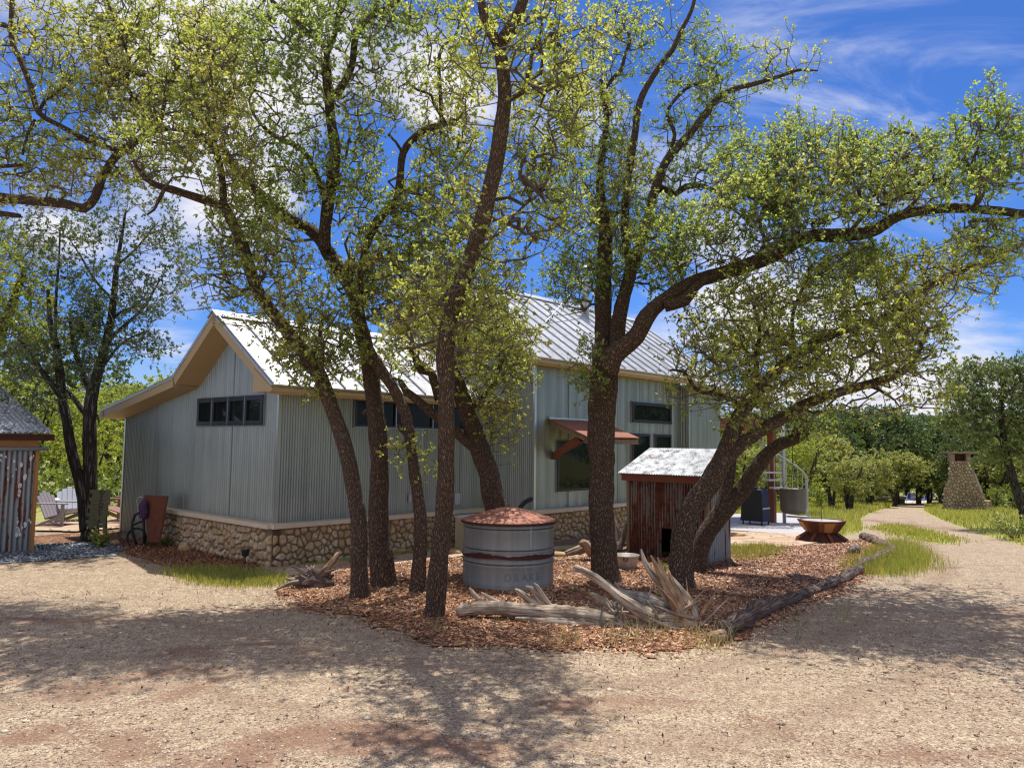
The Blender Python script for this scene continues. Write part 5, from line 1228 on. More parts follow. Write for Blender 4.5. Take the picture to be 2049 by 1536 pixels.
def foliage(tree, limbs_nodes, A_, leafm, lpt=32, lsz=.034, rad_=.13, twigm='twig', tbias=0., up=.35, twigs=3, wsc=1.):
    P, par, cnt, tips, n0 = grow(limbs_nodes, A_)
    i = np.arange(n0, len(P)); r = np.clip(.0018+.0019*np.sqrt(cnt[i]), .0024, .04)
    r0 = np.where(par[i] < n0, r*1.25, np.clip(.0018+.0019*np.sqrt(cnt[par[i]]), .0024, .04))
    V1, Q1 = seg_mesh(P[par[i]], P[i], r0, r, 4)
    tp = P[tips]; dr = tp-P[par[tips]]; dr /= np.linalg.norm(dr, axis=1)[:, None]+1e-9
    T0 = np.repeat(tp, twigs, 0); TD = np.repeat(dr, twigs, 0)*.6+rng.normal(size=(len(T0), 3))*.75; TD[:, 2] += .25; TD /= np.linalg.norm(TD, axis=1)[:, None]
    TL = rng.uniform(.6, 1.5, (len(T0), 1))*rad_; T1 = T0+TD*TL
    V2, Q2 = seg_mesh(T0, T1, np.full(len(T0), .0020), np.full(len(T0), .0011), 3)
    npobj('branches', np.concatenate([V1, V2]), np.concatenate([Q1, Q2+len(V1)]), M[twigm], tree)
    m = 5; nc = max(1, len(T0)*lpt//twigs//m); k = rng.integers(0, len(T0), nc); t = np.where(rng.random(nc) < .45, 1., rng.uniform(.2, 1., nc))[:, None]
    B = np.repeat(T0[k]+TD[k]*TL[k]*t, m, 0); n = nc*m; D = np.repeat(TD[k], m, 0)*.55+rng.normal(size=(n, 3))*.6; D /= np.linalg.norm(D, axis=1)[:, None]
    L = lsz*rng.uniform(.5, 1.45, n)[:, None]*np.repeat(rng.uniform(.75, 1.25, nc), m)[:, None]
    r = rng.normal(size=(n, 3)); r[:, 2] += up*3; S = np.cross(D, r); S /= np.linalg.norm(S, axis=1)[:, None]+1e-9
    V = np.empty((n, 4, 3)); V[:, 0] = B; V[:, 1] = B+S*L*.27+D*L*.6; V[:, 2] = B+D*L; V[:, 3] = B-S*L*.27+D*L*.6
    V = V.reshape(-1, 3); Q = np.arange(n*4).reshape(n, 4)
    cl_ = np.array([mnoise.noise(Vector(tuple(p*1.1))) for p in tp]); ct = np.repeat(np.repeat(cl_, twigs)[k], m)
    tt = np.clip(rng.beta(2.4, 2.6, n)*.6+.2+ct*.45+np.repeat(rng.normal(size=nc)*.07, m)+tbias, 0, .99)
    npobj('crown', V, Q, M[leafm], tree, tint=np.repeat(tt, 4))
def oak(name, label, base, limbs, clumps, leafm='leaf', barkm='bark', cat='tree', tw=.86, **kw):
    root = limbs[0][2][0]; b = gnd(*base) if base else at(root[0], root[1], limbs[0][0])
    t = thing(name, label, cat, b)
    mb = MB(); nodes = []
    for k, (Y0, Y1, pts) in enumerate(limbs):
        P = []; R = []; m = len(pts)
        L = [0]
        for i in range(1, m): L.append(L[-1]+math.dist(pts[i][:2], pts[i-1][:2]))
        for i, q in enumerate(pts):
            Yq = Y0+(Y1-Y0)*L[i]/L[-1]; P.append(at(q[0], q[1], Yq)); R.append(q[2]*.5*Yq/F*tw)
        if k == 0 and base: # root flare and sink
            P[0] = P[0]-np.array((0, 0, .06)); P = [P[0]]+[P[0]*.55+P[1]*.45]+P[1:] if False else P
        PP, RR = resample(np.array(P), np.array(R), .09)
        if k == 0 and base:
            dz = PP[:, 2]-PP[0, 2]; RR = RR*(1+.38*np.exp(-dz/.07))
        big = RR.mean() > .05
        mb.tube(PP, RR, 16 if big else 9, jit=.13 if big else .10, seed=k*3.1)
        nodes.append(PP[::2] if k else PP[len(PP)//3::2])
    obj('trunk', mb, M[barkm], t, True)
    foliage(t, np.concatenate(nodes), to_pts(clumps), leafm, **kw)
    return t
oak('live_oak', 'oak with the leftmost slender leaning trunk in the mulch bed', (720, 1200),
    [(9.1, 8.9, [(720, 1202, 46), (719, 1130, 38), (719, 1052, 38), (707, 973, 36), (691, 895, 35), (664, 817, 34), (641, 755, 34), (600, 695, 30), (545, 625, 28), (513, 575, 27), (492, 510, 27), (468, 450, 24), (448, 412, 22)]),
     (8.9, 8.2, [(448, 412, 22), (425, 405, 22), (391, 394, 20), (344, 379, 18), (305, 367, 15), (277, 340, 11), (262, 310, 8)]),
     (8.9, 8.6, [(448, 415, 20), (446, 370, 17), (438, 320, 16), (425, 290, 16), (405, 272, 15), (378, 262, 13), (345, 258, 11)]),
     (8.7, 8.6, [(434, 305, 12), (425, 260, 12), (432, 215, 9), (420, 160, 7), (430, 90, 5)]),
     (8.3, 8.3, [(330, 376, 10), (318, 400, 8), (308, 420, 6), (294, 430, 5)]),
     (8.9, 9.1, [(641, 755, 15), (645, 700, 11), (640, 660, 9), (655, 620, 6)]),
     (8.9, 8.6, [(513, 575, 9), (480, 580, 7), (450, 560, 6), (420, 548, 4)])],
    [(445, 320, 70, 90, 150, 8.7, .4), (330, 300, 90, 60, 120, 8.4, .3), (560, 600, 90, 90, 210, 9., .4), (640, 690, 80, 80, 260, 9.1, .3), (500, 500, 80, 80, 130, 8.9, .4), (430, 560, 70, 60, 60, 8.7, .3), (600, 720, 60, 30, 70, 9, .2), (430, 150, 90, 100, 260, 8.6, .4)])
oak('live_oak', 'oak with dark knotted trunk, second from the left in the mulch bed', (769, 1177),
    [(9.85, 9.7, [(769, 1180, 62), (760, 1090, 50), (757, 1012, 44), (760, 942, 42), (756, 876, 42), (750, 817, 40), (744, 770, 38), (733, 700, 36), (718, 640, 34), (708, 590, 34), (690, 555, 34), (665, 520, 34), (640, 478, 30), (612, 455, 27), (580, 440, 26), (543, 410, 22), (496, 363, 22), (468, 335, 16), (452, 300, 12)]),
     (9.6, 9.3, [(650, 500, 30), (650, 460, 28), (658, 400, 28), (668, 340, 28), (670, 290, 27), (662, 240, 24), (658, 190, 24)]),
     (9.3, 9.1, [(658, 190, 22), (650, 150, 14), (655, 110, 13), (672, 60, 12), (680, 0, 11), (684, -40, 10)]),
     (9.3, 9., [(660, 185, 14), (656, 120, 14), (645, 90, 14), (617, 66, 12), (578, 31, 11), (535, -5, 10), (500, -40, 8)]),
     (9.3, 9., [(668, 195, 22), (690, 165, 18), (705, 130, 17), (713, 70, 16), (744, 31, 15), (776, 16, 13), (803, -5, 12), (830, -40, 10)]),
     (9.1, 9., [(744, 31, 10), (755, 5, 9), (765, -30, 8)]),
     (9.5, 9.2, [(648, 395, 14), (632, 345, 13), (605, 300, 12), (566, 281, 11), (535, 262, 9), (508, 230, 7), (498, 200, 5)]),
     (9.8, 9.8, [(745, 830, 14), (735, 820, 12), (725, 830, 9)])],
    [(570, 60, 110, 80, 240, 9.1, .4), (670, 20, 110, 60, 220, 9.1, .4), (770, 70, 70, 70, 110, 9, .3), (600, 180, 90, 90, 170, 9.2, .4), (735, 215, 55, 80, 110, 9.1, .3), (545, 330, 90, 80, 220, 9.2, .4), (700, 330, 60, 70, 90, 9.2, .3), (640, 350, 60, 60, 60, 9.3, .2), (500, 430, 70, 70, 120, 9.4, .3), (725, 420, 60, 70, 110, 9.4, .3), (560, 470, 60, 50, 60, 9.5, .3), (720, 560, 60, 60, 160, 9.6, .3), (800, 20, 50, 40, 40, 9., .3)], leafm='leaf2')
oak('live_oak', 'thin oak with the narrow crooked trunk, third from the left in the bed', (832, 1188),
    [(9.5, 9.3, [(832, 1192, 40), (840, 1110, 32), (841, 1032, 30), (829, 942, 26), (820, 876, 25), (807, 817, 28), (785, 774, 26), (758, 735, 26), (737, 695, 22), (722, 640, 20), (718, 590, 20), (724, 547, 22), (735, 488, 19), (756, 441, 20), (795, 398, 20), (801, 351, 17), (807, 305, 17), (834, 270, 17), (866, 254, 15), (905, 245, 11), (930, 225, 9)]),
     (9.3, 9.3, [(805, 305, 8), (792, 284, 6), (778, 270, 6)]),
     (9.3, 9.3, [(893, 248, 9), (872, 215, 8), (862, 190, 7), (835, 180, 6), (815, 165, 5), (812, 145, 4)]),
     (9.3, 9.3, [(883, 250, 11), (882, 200, 10), (878, 130, 9), (885, 95, 8), (912, 70, 6), (918, 40, 5), (895, 38, 3)]),
     (9.5, 9.4, [(820, 876, 8), (800, 860, 6), (795, 845, 5)])],
    [(860, 480, 110, 100, 420, 9.4, .5), (770, 570, 80, 80, 230, 9.4, .4), (890, 180, 70, 90, 160, 9.3, .3), (900, 310, 70, 70, 180, 9.4, .4), (830, 400, 50, 50, 90, 9.3, .3), (812, 905, 32, 26, 22, 9.4, .15), (855, 960, 24, 60, 36, 9.5, .12), (800, 200, 35, 60, 14, 9.3, .2), (850, 40, 60, 40, 50, 9.2, .3)])
oak('live_oak', 'tall front oak whose ridged trunk forks at the top of the picture', (868, 1236),
    [(8.2, 6.75, [(867, 1238, 48), (874, 1170, 46), (880, 1110, 42), (886, 1052, 42), (891, 973, 40), (893, 895, 38), (893, 817, 38), (894, 759, 38), (890, 708, 42), (903, 630, 40), (924, 566, 40), (948, 500, 38), (967, 437, 40), (981, 375, 38), (995, 312, 36), (1003, 254, 36), (1010, 195, 34), (1006, 137, 32), (998, 90, 34)]),
     (6.75, 6.6, [(998, 92, 28), (982, 66, 25), (966, 25, 22), (958, -30, 20), (940, -90, 18)]),
     (6.75, 6.6, [(998, 92, 30), (1018, 59, 28), (1040, 20, 26), (1058, -30, 24), (1090, -90, 20)]),
     (7., 7.2, [(1020, 200, 13), (1045, 185, 11), (1060, 140, 11), (1066, 100, 9), (1085, 60, 7), (1080, 20, 6)]),
     (7.9, 8.2, [(893, 760, 14), (905, 730, 10), (925, 700, 8), (935, 660, 6)]),
     (7.4, 7.5, [(985, 400, 10), (1020, 395, 8), (1050, 410, 6), (1085, 380, 5)]),
     (7.6, 7.8, [(960, 480, 8), (995, 470, 7), (1030, 430, 5), (1060, 400, 4)])],
    [(1090, 90, 97, 97, 186, 7.2, .7), (1080, 260, 80, 100, 200, 8.4, .5), (1080, 400, 90, 80, 190, 8.8, .5), (930, 430, 75, 97, 117, 7.7, .7), (870, 630, 118, 75, 173, 8.1, .7), (980, 650, 75, 86, 99, 8., .7), (1010, 540, 64, 64, 49, 7.8, .7), (890, 560, 108, 54, 124, 8.0, .7), (930, 140, 64, 86, 55, 7.1, .7), (1150, 180, 64, 86, 93, 7.3, .7), (950, 30, 54, 64, 37, 7, .7)], leafm='leaf')
oak('live_oak', 'oak with the trunk leaning left behind the round tank', (1000, 1075),
    [(11.2, 11.1, [(1006, 1078, 62), (1000, 1040, 58), (991, 1005, 52), (978, 950, 48), (962, 905, 46), (948, 862, 44), (932, 820, 40), (920, 780, 36), (905, 740, 30), (895, 700, 24), (880, 650, 16)]),
     (11.1, 10.9, [(960, 905, 26), (935, 885, 24), (905, 858, 22), (863, 825, 22), (836, 800, 20), (812, 782, 18), (800, 760, 12)]),
     (11.1, 11., [(880, 800, 24), (862, 745, 20), (843, 738, 24), (830, 715, 14), (815, 690, 8)]),
     (11.1, 11.2, [(935, 830, 12), (960, 800, 10), (985, 770, 8), (1000, 740, 5)])],
    [(975, 740, 75, 80, 330, 11.1, .4), (1000, 840, 45, 50, 60, 11.1, .3), (850, 690, 80, 60, 150, 11., .4), (930, 650, 90, 60, 220, 11.2, .4), (1025, 680, 45, 70, 110, 11.2, .4), (760, 740, 50, 40, 60, 10.9, .3), (1010, 940, 20, 40, 14, 11.2, .1)], leafm='leaf')
oak('live_oak', 'big middle oak with one long limb arching to the right edge', (1212, 1168),
    [(10.35, 11.3, [(1213, 1172, 66), (1209, 1120, 56), (1205, 1060, 52), (1203, 1003, 50), (1205, 935, 50), (1202, 868, 54), (1205, 810, 58), (1208, 760, 58), (1211, 720, 52), (1206, 682, 36), (1207, 633, 34), (1207, 584, 34), (1210, 520, 32), (1211, 460, 28), (1203, 400, 20), (1201, 351, 17), (1208, 290, 14), (1214, 234, 12), (1205, 190, 11), (1203, 160, 9)]),
     (11.1, 11.1, [(1213, 232, 11), (1222, 225, 10), (1205, 190, 9)]),
     (11.2, 11.2, [(1205, 185, 9), (1225, 158, 9), (1243, 140, 9), (1250, 112, 7), (1262, 80, 6)]),
     (10.6, 11.2, [(1222, 740, 36), (1234, 690, 34), (1238, 640, 32), (1250, 590, 28), (1262, 545, 24), (1280, 490, 22), (1296, 440, 20), (1309, 385, 19), (1335, 320, 19), (1377, 271, 17), (1415, 225, 16), (1434, 198, 13), (1470, 178, 11), (1510, 168, 10), (1565, 151, 8), (1600, 140, 6), (1636, 142, 3)]),
     (10.95, 11.3, [(1262, 545, 20), (1250, 450, 18), (1258, 350, 16), (1270, 270, 15), (1282, 200, 14), (1318, 135, 13), (1345, 100, 11), (1361, 65, 10), (1384, 20, 8), (1395, -30, 7)]),
     (11.05, 11.2, [(1330, 330, 9), (1350, 270, 8), (1335, 225, 8), (1370, 180, 7), (1400, 165, 6), (1440, 150, 5)]),
     (11.0, 10.9, [(1309, 385, 16), (1325, 376, 14), (1351, 388, 14), (1372, 373, 13), (1408, 372, 10), (1440, 385, 8), (1470, 370, 5)]),
     (10.2, 8.9, [(1214, 745, 44), (1228, 712, 42), (1244, 697, 40), (1273, 672, 38), (1295, 633, 36), (1322, 606, 32), (1358, 582, 32), (1395, 562, 30), (1450, 545, 30), (1512, 526, 32), (1565, 500, 32), (1617, 474, 28), (1684, 471, 28), (1742, 464, 25), (1799, 432, 21), (1867, 419, 20), (1929, 417, 19), (1997, 422, 18), (2060, 428, 18), (2160, 420, 15), (2260, 390, 12)]),
     (9.9, 9.7, [(1330, 612, 26), (1370, 600, 26), (1392, 575, 18), (1420, 555, 10)]),
     (9.5, 9.5, [(1500, 530, 10), (1530, 490, 8), (1520, 440, 7), (1540, 390, 5)]),
     (9.3, 9.3, [(1700, 465, 10), (1740, 420, 9), (1790, 400, 8), (1850, 370, 7), (1900, 345, 7), (1940, 300, 5), (1960, 250, 4)]),
     (9.1, 9.1, [(1800, 430, 8), (1840, 390, 7), (1835, 330, 6), (1870, 290, 4)]),
     (9.0, 9.0, [(1950, 420, 10), (1960, 370, 9), (1945, 330, 8), (1960, 290, 5)])],
    [(1190, 250, 70, 100, 210, 11.2, .4), (1180, 420, 80, 90, 270, 11.1, .4), (1180, 550, 70, 60, 210, 10.9, .4), (1340, 90, 120, 80, 190, 11.3, .4), (1230, 60, 60, 60, 120, 11.3, .4), (1470, 140, 100, 60, 120, 11.2, .3), (1580, 120, 55, 50, 34, 11.2, .3), (1400, 260, 90, 80, 170, 11.1, .4), (1280, 430, 80, 110, 360, 11.1, .4), (1500, 440, 110, 80, 420, 9.6, .5), (1620, 370, 110, 90, 420, 9.5, .5), (1600, 270, 60, 40, 80, 9.5, .4), (1740, 360, 80, 90, 300, 9.4, .4), (1860, 340, 90, 80, 330, 9.2, .5), (1990, 290, 70, 100, 330, 9., .4), (1980, 480, 70, 50, 150, 9., .4), (1420, 180, 60, 40, 60, 11.2, .3),
     (1180, 740, 35, 55, 60, 10.1, .15), (1130, 560, 40, 60, 60, 10.2, .3), (1350, 480, 80, 70, 260, 9.9, .4), (1420, 350, 60, 50, 90, 10.6, .3), (1500, 330, 60, 60, 110, 9.7, .3), (1700, 520, 80, 40, 120, 9.3, .3), (1560, 350, 50, 70, 120, 9.6, .3), (1680, 300, 60, 50, 90, 9.4, .3), (1240, 330, 50, 60, 120, 11.2, .3), (1320, 540, 60, 50, 110, 10.9, .3)], tw=.97, leafm='leaf2')
oak('live_oak', 'oak with the thick curved trunk leaning right in front of the little shed', (1362, 1175),
    [(9.95, 10.1, [(1364, 1180, 64), (1362, 1120, 54), (1366, 1071, 50), (1380, 1022, 50), (1399, 992, 48), (1418, 968, 50), (1433, 945, 50), (1450, 908, 42), (1462, 875, 38), (1478, 840, 38), (1492, 812, 36), (1512, 785, 30), (1540, 755, 26), (1575, 722, 24), (1620, 690, 24), (1658, 672, 22), (1710, 652, 22), (1762, 640, 20), (1804, 602, 18), (1845, 580, 17), (1877, 560, 15), (1925, 540, 14), (1981, 518, 12), (2045, 490, 10), (2120, 450, 8)]),
     (10., 9.8, [(1425, 960, 34), (1448, 925, 34), (1474, 895, 34), (1508, 870, 30), (1540, 850, 28), (1570, 834, 28), (1600, 815, 26), (1645, 795, 24), (1700, 779, 22), (1745, 766, 20), (1784, 755, 18), (1817, 736, 14), (1840, 700, 10), (1855, 660, 7)]),
     (10., 10., [(1520, 770, 12), (1512, 720, 11), (1520, 660, 9), (1505, 600, 7)]),
     (10.1, 10.1, [(1590, 705, 10), (1585, 640, 9), (1600, 590, 8), (1625, 540, 6)]),
     (10., 9.9, [(1730, 768, 9), (1760, 780, 8), (1790, 800, 5)]),
     (10., 10.2, [(1490, 812, 12), (1440, 790, 10), (1395, 780, 9), (1370, 745, 8), (1340, 740, 5)])],
    [(1480, 640, 100, 77, 252, 10., .8), (1600, 590, 112, 88, 321, 10.1, .8), (1720, 580, 100, 77, 290, 10., .8), (1840, 540, 100, 55, 199, 10., .8), (1950, 540, 78, 55, 91, 10., .8), (1420, 700, 78, 66, 136, 10.1, .8), (1550, 730, 123, 77, 321, 10., .8), (1700, 700, 123, 66, 328, 10., .8), (1820, 700, 78, 66, 182, 9.9, .8), (1620, 800, 100, 44, 88, 9.9, .8), (1480, 790, 56, 66, 65, 10., .8), (1800, 800, 56, 28, 23, 9.9, .8), (1780, 640, 89, 55, 160, 10., .8), (1390, 780, 67, 44, 37, 10.1, .8), (1500, 860, 44, 33, 23, 10., .8), (1880, 620, 44, 44, 45, 9.9, .8), (1880, 770, 25, 40, 30, 9.9, .15)])
oak('live_oak', 'oak with the dark low limb that holds the hanging bucket', (1400, 1147),
    [(11.25, 11.2, [(1392, 1148, 50), (1398, 1110, 40), (1410, 1075, 42), (1435, 1036, 42), (1460, 1007, 40), (1488, 979, 38), (1506, 948, 36), (1523, 925, 32), (1541, 902, 30), (1566, 886, 28), (1592, 878, 26), (1608, 868, 20), (1625, 858, 12)]),
     (11.2, 11.4, [(1440, 1030, 34), (1450, 990, 30), (1459, 950, 28), (1466, 905, 24), (1476, 860, 20), (1490, 810, 16), (1510, 750, 12), (1520, 690, 8)]),
     (11.2, 11.1, [(1588, 880, 18), (1592, 862, 16), (1606, 852, 10)])],
    [(1592, 842, 34, 26, 70, 11.1, .2), (1640, 850, 30, 20, 34, 11.1, .2), (1500, 700, 60, 60, 120, 11.4, .3), (1520, 820, 40, 40, 60, 11.3, .2)], leafm='leaf2')
oak('live_oak', 'overhanging oak whose bare limb crosses the top left corner', None,
    [(9.9, 10.0, [(-260, 360, 40), (-120, 385, 30), (0, 396, 24), (78, 403, 22), (130, 408, 22), (168, 417, 22), (190, 395, 20), (205, 355, 18), (230, 315, 18), (262, 290, 18), (300, 266, 16), (340, 256, 13)]),
     (10.0, 10.1, [(240, 302, 14), (205, 292, 12), (176, 281, 12), (145, 265, 12), (117, 250, 12), (78, 226, 13), (62, 175, 13), (43, 125, 13), (27, 92, 13), (22, 50, 11), (26, -20, 10)]),
     (10.1, 10.1, [(78, 228, 9), (90, 200, 8), (115, 185, 8), (150, 150, 6)]),
     (10.0, 10.1, [(325, 256, 12), (300, 225, 11), (273, 205, 10), (255, 170, 8), (258, 117, 9), (240, 65, 8), (218, 10, 7), (205, -30, 6)]),
     (10.0, 10.1, [(333, 184, 9), (309, 156, 10), (266, 145, 9), (215, 129, 7)]),
     (10.0, 10.1, [(320, 250, 10), (330, 200, 9), (335, 170, 8), (360, 130, 6)]),
     (9.9, 9.9, [(-200, 400, 18), (-60, 425, 16), (0, 427, 14), (40, 432, 11)]),
     (10.0, 10.0, [(70, 240, 8), (55, 270, 7), (45, 310, 6)]),
     (10.0, 10.0, [(-40, 50, 12), (10, 50, 11), (25, 58, 10)]),
     (10.0, 10.0, [(-100, 330, 10), (0, 333, 9), (60, 328, 7)])],
    [(330, 120, 150, 100, 560, 10.2, .6), (370, 220, 110, 70, 290, 10.2, .5), (230, 200, 90, 90, 230, 10.1, .5), (120, 60, 110, 80, 220, 10.1, .5), (80, 330, 110, 70, 260, 10.0, .4), (60, 200, 80, 80, 90, 10.1, .4), (230, 330, 110, 50, 150, 10.1, .3), (150, 160, 80, 80, 130, 10.1, .4), (430, 60, 80, 60, 150, 10.2, .5), (250, 30, 90, 50, 160, 10.1, .4), (-80, 250, 90, 200, 300, 10.0, .6)], leafm='leaf')
oak('yellow_oak', 'bushy yellow green oak at the left edge above the old shed', None,
    [(14.5, 14.5, [(-90, 1060, 50), (-70, 900, 44), (-40, 780, 36), (-10, 690, 28), (20, 620, 20), (50, 540, 12)]),
     (14.5, 14.5, [(-20, 720, 18), (40, 700, 14), (90, 690, 9)]), (14.5, 14.5, [(-60, 880, 20), (-90, 700, 16), (-80, 560, 12)])],
    [(30, 600, 90, 120, 420, 14.5, .7), (-60, 640, 100, 150, 200, 14.5, .7), (90, 690, 60, 50, 120, 14.4, .5), (20, 500, 70, 40, 90, 14.5, .5)], leafm='leaf_yellow', lpt=20, lsz=.055, rad_=.2)
oak('juniper', 'dark juniper with two black trunks left of the house', (172, 1084),
    [(13.75, 13.7, [(174, 1086, 36), (177, 1040, 36), (180, 994, 40), (180, 918, 38), (180, 841, 36), (184, 791, 34), (196, 745, 28), (208, 700, 24), (220, 650, 22), (228, 590, 18), (234, 530, 14), (244, 470, 9), (252, 420, 6)]),
     (13.7, 13.5, [(170, 1060, 30), (166, 1000, 30), (158, 960, 30), (144, 905, 28), (133, 841, 26), (124, 791, 26), (119, 740, 24), (112, 690, 20), (100, 640, 14), (96, 580, 9)]),
     (13.5, 13.3, [(126, 800, 16), (104, 768, 18), (80, 738, 16), (60, 705, 12), (40, 680, 8)]),
     (13.7, 13.9, [(172, 830, 16), (150, 800, 14), (135, 780, 12)]),
     (13.7, 13.6, [(178, 780, 18), (160, 730, 16), (148, 690, 12), (140, 640, 8)]),
     (13.7, 13.8, [(206, 700, 14), (228, 670, 12), (262, 640, 10), (290, 612, 7), (320, 560, 4)]),
     (13.7, 13.8, [(222, 640, 9), (250, 620, 8), (290, 610, 5)]), (13.7, 13.8, [(226, 600, 8), (190, 560, 7), (160, 510, 5), (140, 480, 3)]),
     (13.7, 13.8, [(234, 530, 8), (270, 500, 6), (310, 450, 3)]), (13.7, 13.8, [(190, 760, 9), (240, 690, 8), (300, 660, 4)]),
     (13.5, 13.5, [(112, 700, 8), (112, 600, 8), (118, 520, 6), (120, 460, 4)])],
    [(250, 460, 110, 70, 110, 13.7, .5), (330, 500, 50, 70, 60, 13.8, .4), (110, 470, 90, 60, 110, 13.6, .4), (215, 600, 70, 80, 110, 13.7, .5), (300, 600, 60, 50, 80, 13.8, .4), (170, 700, 60, 60, 120, 13.6, .4), (60, 720, 60, 40, 100, 13.4, .4), (290, 690, 45, 30, 50, 13.8, .3), (130, 600, 60, 80, 90, 13.5, .4), (180, 640, 25, 60, 60, 13.6, .2), (70, 800, 60, 20, 30, 13.4, .3)], leafm='leaf_jun', barkm='bark_dark', lpt=36, lsz=.045, rad_=.15, twigm='twig_grey', twigs=5, tw=.68)
oak('juniper', 'tall juniper with a leaning trunk at the right edge', (2060, 1090),
    [(22., 22., [(2062, 1092, 26), (2050, 1030, 22), (2036, 985, 20), (2022, 940, 18), (2012, 900, 17), (2006, 860, 15), (2004, 810, 12), (2010, 760, 8)]),
     (22., 22., [(2008, 850, 10), (2030, 835, 10), (2060, 820, 9), (2100, 790, 7)]), (22, 22, [(2012, 890, 8), (1980, 860, 7), (1940, 840, 5), (1920, 820, 3)]), (22, 22, [(2006, 840, 8), (1960, 790, 6), (1930, 760, 4)])],
    [(2000, 745, 46, 20, 90, 22, .5), (1935, 790, 40, 28, 110, 22, .6), (2035, 785, 44, 30, 120, 22, .6), (1903, 838, 20, 24, 50, 22, .4), (1972, 832, 46, 24, 110, 22, .6), (2050, 845, 40, 26, 100, 22, .6), (1955, 878, 34, 14, 55, 22, .5), (2025, 900, 45, 16, 80, 22, .5), (1985, 925, 30, 12, 30, 22, .5), (2110, 800, 60, 90, 120, 22, .6), (1925, 745, 26, 16, 36, 22, .4), (2060, 740, 30, 20, 40, 22, .4)], leafm='leaf_jun', barkm='bark_dark', lpt=30, lsz=.08, rad_=.24, twigs=5, tbias=.25)

# background trees: a few kinds, each with trunk, branches and crown, then copies
def bgproto(name, label, cat, group, h, rx, leafm, n, lsz, stems=3, low=.35, tb=0., barkm='bark_dark', lpt=34, rr=.36):
    t = thing(name, label, cat, (0, 0, 0), group); mb = MB(); nodes = []
    for s in range(stems):
        a = rng.uniform(0, 6.28); e = np.array([math.cos(a)*rx*.45, math.sin(a)*rx*.45, h*.8]); P = [np.array([math.cos(a)*.1, math.sin(a)*.1, -.3])]
        for k in (.25, .5, .75, 1.): P.append(e*np.array([k**1.3, k**1.3, k])+rng.normal(size=3)*.12*np.array([1, 1, .2]))
        R = np.array([.12, .10, .08, .05, .02])*h/5; PP, RR = resample(np.array(P), R, .25); mb.tube(PP, RR, 8, jit=.1); nodes.append(PP[len(PP)//3:])
    obj('trunk', mb, M[barkm], t, True)
    A_ = []
    lob = [(rng.uniform(-.5, .5)*rx, rng.uniform(-.5, .5)*rx, rng.uniform(low+.12, .9)*h, rng.uniform(.35, .6)*rx) for _ in range(9)]
    while len(A_) < n:
        l = lob[rng.integers(0, len(lob))]; d = rng.normal(size=3); d /= np.linalg.norm(d); r = l[3]*rng.uniform(.5, 1)**.5
        p = np.array([l[0], l[1], l[2]])+d*r*np.array([1, 1, .75])
        if p[2] > low*h*.8: A_.append(p)
    foliage(t, np.concatenate(nodes), np.array(A_), leafm, lpt=lpt, lsz=lsz, rad_=rr, twigs=4, tbias=tb)
    return t
protos = {}
G1 = 'pale oaks standing beyond the meadow'; G2 = 'dark junipers of the tree line'; G3 = 'yellow green oaks behind the house'; G4 = 'low green bushes under the tree line'
protos['o1'] = bgproto('spreading_oak', 'olive green spreading oak beyond the meadow', 'tree', G1, 4.6, 2.6, 'leaf_olive', 260, .15, 3, .25)
protos['o2'] = bgproto('spreading_oak', 'olive green spreading oak beyond the meadow', 'tree', G1, 5.0, 2.3, 'leaf_olive', 250, .15, 4, .22)
protos['j1'] = bgproto('juniper_tree', 'dark green juniper tree in the far tree line', 'tree', G2, 6.2, 2.5, 'leaf_jun', 330, .17, 3, .14)
protos['j2'] = bgproto('juniper_tree', 'dark green juniper tree in the far tree line', 'tree', G2, 6.6, 2.2, 'leaf_jun', 300, .17, 2, .12, .12)
protos['y1'] = bgproto('bright_oak', 'bright yellow green oak in the woods behind the house', 'tree', G3, 5.2, 2.6, 'leaf_yellow', 230, .12, 4, .15)
protos['y2'] = bgproto('bright_oak', 'bright yellow green oak in the woods behind the house', 'tree', G3, 5.6, 2.4, 'leaf_yellow', 220, .12, 3, .2)
protos['b1'] = bgproto('green_bush', 'rounded green bush below the tree line', 'bush', G4, 1.9, 1.5, 'leaf_brush', 90, .10, 5, .1, .1, rr=.3)
kids(None)
used = {}
def put(k, px, Y, s=1., top=None):
    x = at(px, 1000, Y)[0]; z = float(gh(x, Y)); loc = (x, Y, z-.05)
    if top is not None:
        s = (at(px, top, Y)[2]-z)/{'o1': 4.7, 'o2': 5.1, 'j1': 6.2, 'j2': 6.5, 'y1': 5.3, 'y2': 5.7, 'b1': 1.9}[k]
    sx = s*random.uniform(.9, 1.15)
    rz = random.uniform(0, 6.28); t = protos[k]
    if k not in used:
        used[k] = 1; t.location = loc; t.rotation_euler = (0, 0, rz); t.scale = (sx, sx, s)
    else: copy_tree(t, loc, rz, (sx, sx, s))
# left woods
for (k, px, Y, top) in (('y1', 60, 24, 760), ('y2', 140, 27, 770), ('y1', 225, 24, 745), ('y2', -40, 23, 730), ('y1', 300, 30, 740), ('y2', 350, 33, 725), ('y1', 0, 31, 700), ('j1', 100, 34, 740), ('j2', 190, 36, 720), ('y2', 250, 32, 760), ('j1', 20, 37, 740), ('y1', 180, 21.5, 850), ('b1', 90, 20.5, 985), ('b1', 200, 21, 970), ('b1', 140, 23, 960), ('b1', 40, 21, 960), ('y1', 400, 36, 720), ('y2', -150, 25, 700), ('y1', -260, 24, 700)): put(k, px, Y, top=top)
